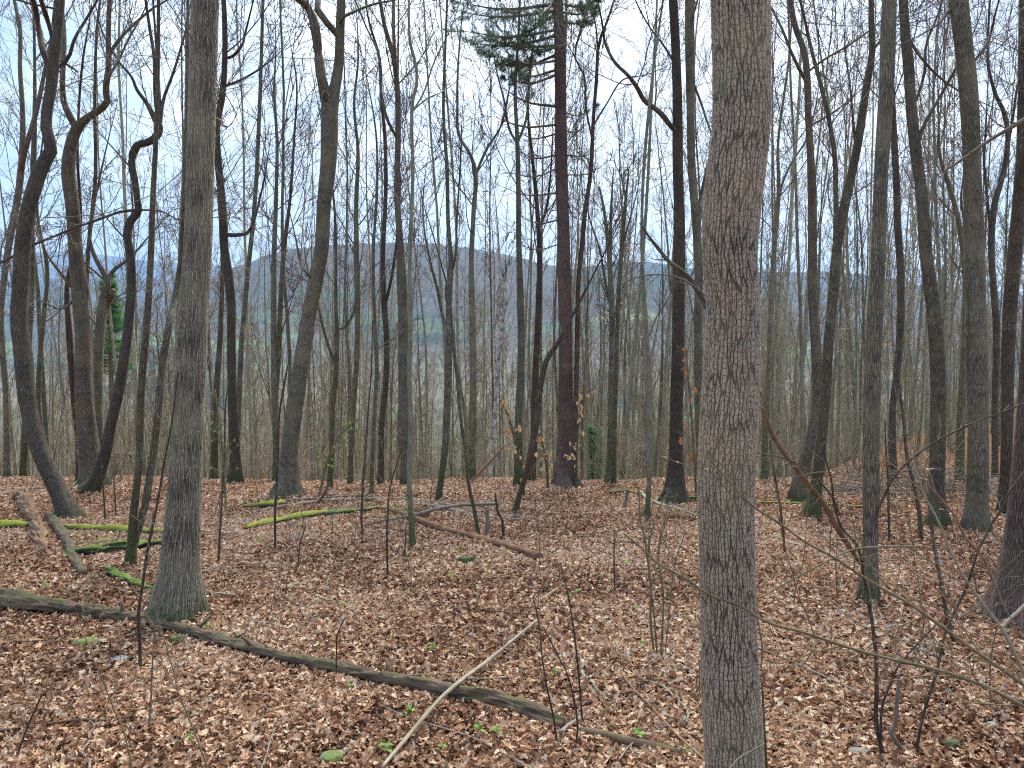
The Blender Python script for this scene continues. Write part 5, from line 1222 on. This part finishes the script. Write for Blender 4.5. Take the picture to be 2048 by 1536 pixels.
leaner('sapling', 'long dark stem rising right across the lower right corner', M['dark'], [(1831, 1516, 6), (1843, 1444, 6), (1857, 1395, 6), (1875, 1337, 5), (1891, 1265, 5), (1909, 1225, 5), (1934, 1171, 5), (1955, 1106, 5), (1982, 1050, 4), (2000, 1023, 4), (2024, 975, 4), (2060, 930, 3)], GP(1831, 1516)[1], GP(1831, 1516)[1], 'sapling', twigs=8, L2=.5)
leaner('arching_branch', 'thin dark branch slanting up right in front of the lichen blotched tree', M['dark'], [(1741, 1060, 5), (1761, 1008, 5), (1794, 947, 5), (1838, 906, 4), (1906, 865, 4), (1974, 835, 3), (2021, 818, 3), (2060, 800, 2)], 3.6, 3.6, 'branch', twigs=6)
leaner('arching_branch', 'dark curved twig arching right from behind the near oak', M['dark'], [(1676, 1022, 5), (1668, 1000, 5), (1650, 975, 4), (1620, 945, 4), (1567, 916, 3), (1516, 906, 3)], 3.4, 3.3, 'branch', twigs=4)
leaner('arching_branch', 'thin level twig bowing between the near oak and the maple', M['twig_olive'], [(1519, 1196, 3), (1580, 1162, 3), (1661, 1119, 4), (1701, 1101, 4), (1768, 1093, 4), (1834, 1093, 3)], 3.0, 3.2, 'branch', twigs=4)
leaner('arching_branch', 'thin brown twig slanting across the leaves at the lower right', M['red_twig'], [(2003, 1254, 4), (1955, 1236, 4), (1909, 1214, 4), (1867, 1171, 3), (1830, 1140, 2)], 2.9, 2.8, 'branch', twigs=3, buds=3)
leaner('arching_branch', 'reddish shoot with plump buds pointing up left near the right edge', M['red_twig'], [(1995, 1180, 5), (1965, 1115, 5), (1935, 1080, 5), (1905, 1025, 4), (1870, 985, 4), (1845, 955, 3), (1828, 925, 3)], 3.2, 3.3, 'branch', twigs=4, buds=9, tmat='red_twig', L2=.3)
leaner('bent_branch', 'thin branch bowing in an arc from near oak to the pine, high up', M['twig'], [(1420, 600, 4), (1385, 570, 4), (1345, 552, 3), (1300, 550, 3), (1260, 560, 2), (1235, 575, 2)], 5.5, 5.6, 'branch', twigs=4)
leaner('dead_leaf_twig', 'hanging dry brown leaf on a twig between near oak and maple', M['twig'], [(1610, 1120, 2), (1618, 1132, 2), (1625, 1142, 2)], 3.0, 3.0, 'twig', leaf=(2, 'rust_leaf', .035))
leaner('fallen_branch', 'bare many twigged branch standing out of leaves at the bottom middle', M['dark'], [(1115, 1500, 4), (1108, 1440, 4), (1095, 1380, 4), (1085, 1320, 3), (1078, 1250, 3), (1066, 1190, 2)], GP(1115, 1500)[1], GP(1115, 1500)[1], 'shrub', twigs=8, L2=.4)
leaner('shrub_stem', 'thin forked stem between the bottom middle branch and the lichen branch', M['dark'], [(1150, 1505, 4), (1155, 1450, 4), (1148, 1400, 4), (1135, 1350, 3), (1110, 1300, 3), (1090, 1260, 2)], GP(1150, 1505)[1], GP(1150, 1505)[1], 'shrub', twigs=7, L2=.4)
leaner('shrub_stem', 'slender stem rising above the lichen blotched crooked branch', M['dark'], [(1166, 1460, 4), (1160, 1380, 4), (1150, 1280, 4), (1138, 1200, 3), (1122, 1130, 2)], GP(1166, 1460)[1], GP(1166, 1460)[1], 'shrub', twigs=6, L2=.35)
leaner('shrub_stem', 'slim stem at the left bottom corner bending right', M['dark'], [(30, 1525, 4), (45, 1480, 4), (70, 1420, 4), (85, 1390, 3), (100, 1375, 2)], GP(30, 1525)[1], GP(30, 1525)[1], 'shrub', twigs=5, L2=.3)
leaner('shrub_stem', 'thin upright shoot in the bottom leaves left of the pale pole', M['dark'], [(672, 1362, 3), (673, 1310, 3), (675, 1270, 3), (690, 1235, 2)], GP(672, 1362)[1], GP(672, 1362)[1], 'shrub', twigs=3, L2=.2)
leaner('sapling', 'green sided stem hugging the right side of the near oak foot', M['mossy'], [(1534, 1545, 6), (1530, 1480, 5), (1527, 1420, 5), (1524, 1360, 4)], 3.0, 3.1, 'sapling', twigs=1)
# beech saplings that kept their pale leaves
leaner('beech_sapling', 'little beech holding pale orange dry leaves left of the pine', M['bg'], [(1048, 990, 6), (1044, 940, 5), (1030, 880, 5), (1015, 830, 4), (1000, 800, 3)], 12.5, 12.3, 'sapling', twigs=12, leaf=(75, 'beech_leaf', .085), L2=1.1)
leaner('beech_sapling', 'little beech with pale dry leaves low in front of the pine foot', M['bg'], [(1096, 975, 5), (1092, 920, 5), (1082, 880, 4), (1070, 850, 3)], 13, 12.8, 'sapling', twigs=10, leaf=(45, 'beech_leaf', .09), L2=.9)
leaner('beech_sapling', 'thin branch of cream dry leaves right of the pine trunk', M['bg'], [(1152, 975, 5), (1154, 900, 4), (1160, 830, 4), (1168, 790, 3), (1185, 778, 2)], 13, 12.8, 'sapling', twigs=8, leaf=(30, 'beech_leaf', .09), L2=.8)
leaner('beech_sapling', 'small sapling with rusty leaves beside the stout limb tree', M['bg'], [(1392, 985, 5), (1388, 900, 4), (1380, 800, 4), (1372, 700, 3)], 11, 11, 'sapling', twigs=8, leaf=(16, 'rust_leaf', .09), L2=.7)
leaner('leafing_shrub', 'shrub just breaking into small fresh green leaves by the Y tree', M['twig_olive'], [(640, 985, 5), (655, 920, 5), (680, 870, 4), (715, 838, 3)], 13, 13.2, 'shrub', twigs=12, leaf=(60, 'new_leaf', .05), L2=1.0, tmat='twig_olive')
leaner('leafing_shrub', 'shrub with tiny yellow green leaves right of the ridged oak', M['twig_olive'], [(452, 1010, 5), (447, 930, 5), (440, 850, 4), (430, 780, 3)], 9.5, 9.7, 'shrub', twigs=12, leaf=(50, 'new_leaf', .03), L2=.8, tmat='twig_olive')

# brush pile on the crest at the right
def brush_pile():
    R = np.random.default_rng(77); c = GP(1850, 985); n = 150
    tb = Tubes(); st = c[None] + np.stack([R.normal(0, .9, n), R.normal(0, .45, n), R.uniform(0, .32, n)], 1)
    dr = np.stack([R.normal(0, 1, n), R.normal(0, .5, n), R.normal(0, .15, n)], 1)
    p, r = grow(st, dr, R.uniform(.5, 1.8, n), 6, .1, -.03, R.uniform(.004, .012, n), np.full(n, .003), R)
    p[:, :, 2] = np.maximum(p[:, :, 2], G(p[:, :, 0], p[:, :, 1]) + .01); tb.add(p, r, 4)
    s1, r1 = spawn(p, r, 3, .2, 1, .4, 40, 4, .12, 0, .6, .0025, R); tb.add(s1, r1, 3)
    root = empty('brush_pile', c, 'low pile of dead brush on the crest behind the lichen blotched tree', 'brush pile')
    o = tb.obj('twigs', M['twig'], root, c); o['kind'] = 'stuff'


brush_pile()

# loose sticks and upright shoots over the floor
R = np.random.default_rng(321)
for i in range(70):
    y = 2.6 + 14 * R.uniform() ** 1.1; x = R.uniform(-.66, .66) * y; a = R.uniform(0, PI); L = R.uniform(.25, 1.3); n = 7
    s = np.linspace(-.5, .5, n) * L; w = np.cumsum(R.normal(0, .05, n)) * L * .5
    px_ = x + s * math.cos(a) - w * math.sin(a); py_ = y + s * math.sin(a) + w * math.cos(a)
    rr = R.uniform(.003, .009)
    P = np.stack([px_, py_, G(px_, py_) + .03 + rr], 1); p, r = resample(P, np.linspace(rr, rr * .5, n), 16)
    mt = M[['log_grey', 'log', 'log_pale', 'log_lichen'][R.choice(4, p=[.5, .25, .15, .1])]]
    o = Tubes().add(p, r, 6, rough=.1, cap=True).obj('fallen_stick', mt, None, p[0]); z_ = ('close by' if y < 5 else ('midway to the crest' if y < 10 else 'near the crest')) + ' ' + zone(x, y); tag(o, 'loose stick ' + z_, 'stick', 'loose sticks ' + z_)
shoots = []
for i in range(5):
    RR = np.random.default_rng(900 + i); tb = Tubes()
    p, r = grow(np.zeros((1, 3)), np.array([[RR.normal(0, .12), RR.normal(0, .12), 1]]), np.array([RR.uniform(.5, 1.2)]), 9, .07, .04, np.array([.0042]), np.array([.0016]), RR); tb.add(p, r, 5)
    s1, r1 = spawn(p, r, 5, .25, 1, .4, 42, 5, .1, .05, .6, .0013, RR); tb.add(s1, r1, 4); s2, r2 = spawn(s1, r1, 2, .2, 1, .5, 40, 4, .1, .03, .7, .0011, RR); tb.add(s2, r2, 3)
    shoots.append(tb.mesh('shoot', M['twig'] if i % 2 else M['twig_olive']))
for i in range(95):
    y = 2.7 + 12.5 * R.uniform() ** .95; x = R.uniform(-.66, .70) * y
    if R.uniform() < .25: x = abs(x)
    o = bpy.data.objects.new('shoot', shoots[R.integers(5)]); link(o); o.location = (x, y, float(G(x, y))); o.rotation_euler = (R.normal(0, .12), R.normal(0, .12), R.uniform(0, 6.28)); s = R.uniform(.4, 1.3); o.scale = (s, s, s)
    z_ = ('close by' if y < 5 else ('midway to the crest' if y < 10 else 'near the crest')) + ' ' + zone(x, y); tag(o, 'bare thin shoot ' + z_, 'shoot', 'bare shoots ' + z_)
# tiny green seedlings
sd_me = []
for i in range(3):
    RR = np.random.default_rng(950 + i); V = []; T = []
    for k in range(9):
        a = RR.uniform(0, 6.28); l = RR.uniform(.02, .045); w = l * .3; h = RR.uniform(.01, .05); c, s = math.cos(a), math.sin(a); b = len(V)
        V += [(0, 0, h * .6), (c * l * .5 - s * w, s * l * .5 + c * w, h), (c * l * .5 + s * w, s * l * .5 - c * w, h), (c * l, s * l, h * .8)]; T += [(b, b + 2, b + 1), (b + 1, b + 2, b + 3)]
    sd_me.append(raw_mesh('seedling', np.array(V), None, M['new_leaf'], tris=np.array(T), smooth=False))
for i in range(46):
    y = 2.8 + 6 * R.uniform(); x = R.uniform(-.66, .4) * y
    o = bpy.data.objects.new('seedling', sd_me[R.integers(3)]); link(o); o.location = (x, y, float(G(x, y)) + .03); o.rotation_euler = (0, 0, R.uniform(0, 6)); s = R.uniform(.5, 1.1); o.scale = (s, s, s)
    z_ = ('close by' if y < 5 else 'midway to the crest') + ' ' + zone(x, y); tag(o, 'tiny green seedling ' + z_, 'seedling', 'green seedlings ' + z_)

# ------------------------------------------------------------------ leaf litter
leaves = [leaf_obj(i) for i in range(16)]
R = np.random.default_rng(5)


def ring(n, r0, r1, half, pw):
    r = np.sqrt(R.uniform(r0 ** 2, r1 ** 2, n)); a = R.uniform(-half, half, n); return r * np.sin(a), r * np.cos(a)


X = []; Y = []
for n, r0, r1, half in ((165000, 1.6, 5, .85), (250000, 5, 12, .74), (130000, 12, 21, .70), (22000, 21, 34, .75)):
    a, b = ring(n, r0, r1, half, 1); X.append(a); Y.append(b)
X = np.concatenate(X); Y = np.concatenate(Y); n = len(X)
keep = np.ones(n, bool)
for fp, fr in FOOT:                                          # few leaves lie on top of logs and stones
    lo = fp[:, :2].min(0) - fr.max() - .1; hi = fp[:, :2].max(0) + fr.max() + .1
    c = np.where((X > lo[0]) & (X < hi[0]) & (Y > lo[1]) & (Y < hi[1]))[0]
    if not len(c): continue
    q = np.stack([X[c], Y[c]], 1)[:, None] - fp[None, :, :2]; dd = np.linalg.norm(q, axis=2) - fr[None] * .95
    keep[c[(dd.min(1) < .012) & (R.uniform(0, 1, len(c)) < .88)]] = False
X, Y = X[keep], Y[keep]; n = len(X)
dist = np.hypot(X, Y)
hgt = R.uniform(0, 1, n) ** 1.6 * .035
for tx, ty, tr in TR:                                       # leaves bank up against the feet of the trunks
    c = np.where((np.abs(X - tx) < tr + .5) & (np.abs(Y - ty) < tr + .5))[0]
    e = np.exp(-np.maximum(np.hypot(X[c] - tx, Y[c] - ty) - tr, 0) / .09); hgt[c] += e * .05 * R.uniform(0, 1, len(c))
tilt = np.where(R.uniform(0, 1, n) < .3, .6, .22)
rot = np.stack([R.normal(0, 1, n) * tilt, R.normal(0, 1, n) * tilt, R.uniform(0, 6.28, n)], 1)
scl = np.clip(R.normal(.53, .15, n), .25, 1.0) * (1 + np.clip((dist - 8) / 12, 0, 1) * .35) * np.interp(dist, [2, 5, 10], [.80, .88, 1.0])
lc = np.clip(R.beta(1.3, 1.25, n) * .92 + .3 * hsh(X, Y, 1.3, 21) + .16 * hsh(X, Y, .4, 22) + hgt * 3 - .03, 0, .99)
lc[R.uniform(0, 1, n) < .012] = 1.0
make_scatter('leaf_litter', 'deep carpet of curled tan and russet fallen leaves', leaves, np.stack([X, Y, G(X, Y) + .004 + hgt], 1), rot, scl, R.integers(0, 16, n), lc)

# ------------------------------------------------------------------ air
def haze():
    m, t = new_mat('blue_haze')
    v = t.node('ShaderNodeVolumePrincipled', {'Color': (.42, .64, .98, 1), 'Density': .00012})
    t.node('ShaderNodeOutputMaterial', {'Volume': v.outputs[0]})
    x0, x1, y0, y1, z0, z1 = -14000, 14000, -9600, 12000, -140, 900
    V = [(x, y, z) for x in (x0, x1) for y in (y0, y1) for z in (z0, z1)]
    q = [(0, 1, 3, 2), (4, 6, 7, 5), (0, 4, 5, 1), (2, 3, 7, 6), (0, 2, 6, 4), (1, 5, 7, 3)]
    o = bpy.data.objects.new('haze', raw_mesh('haze', np.array(V), q, m, smooth=False)); link(o); tag(o, 'thin blue air between here and the hills', kind='stuff')


haze()
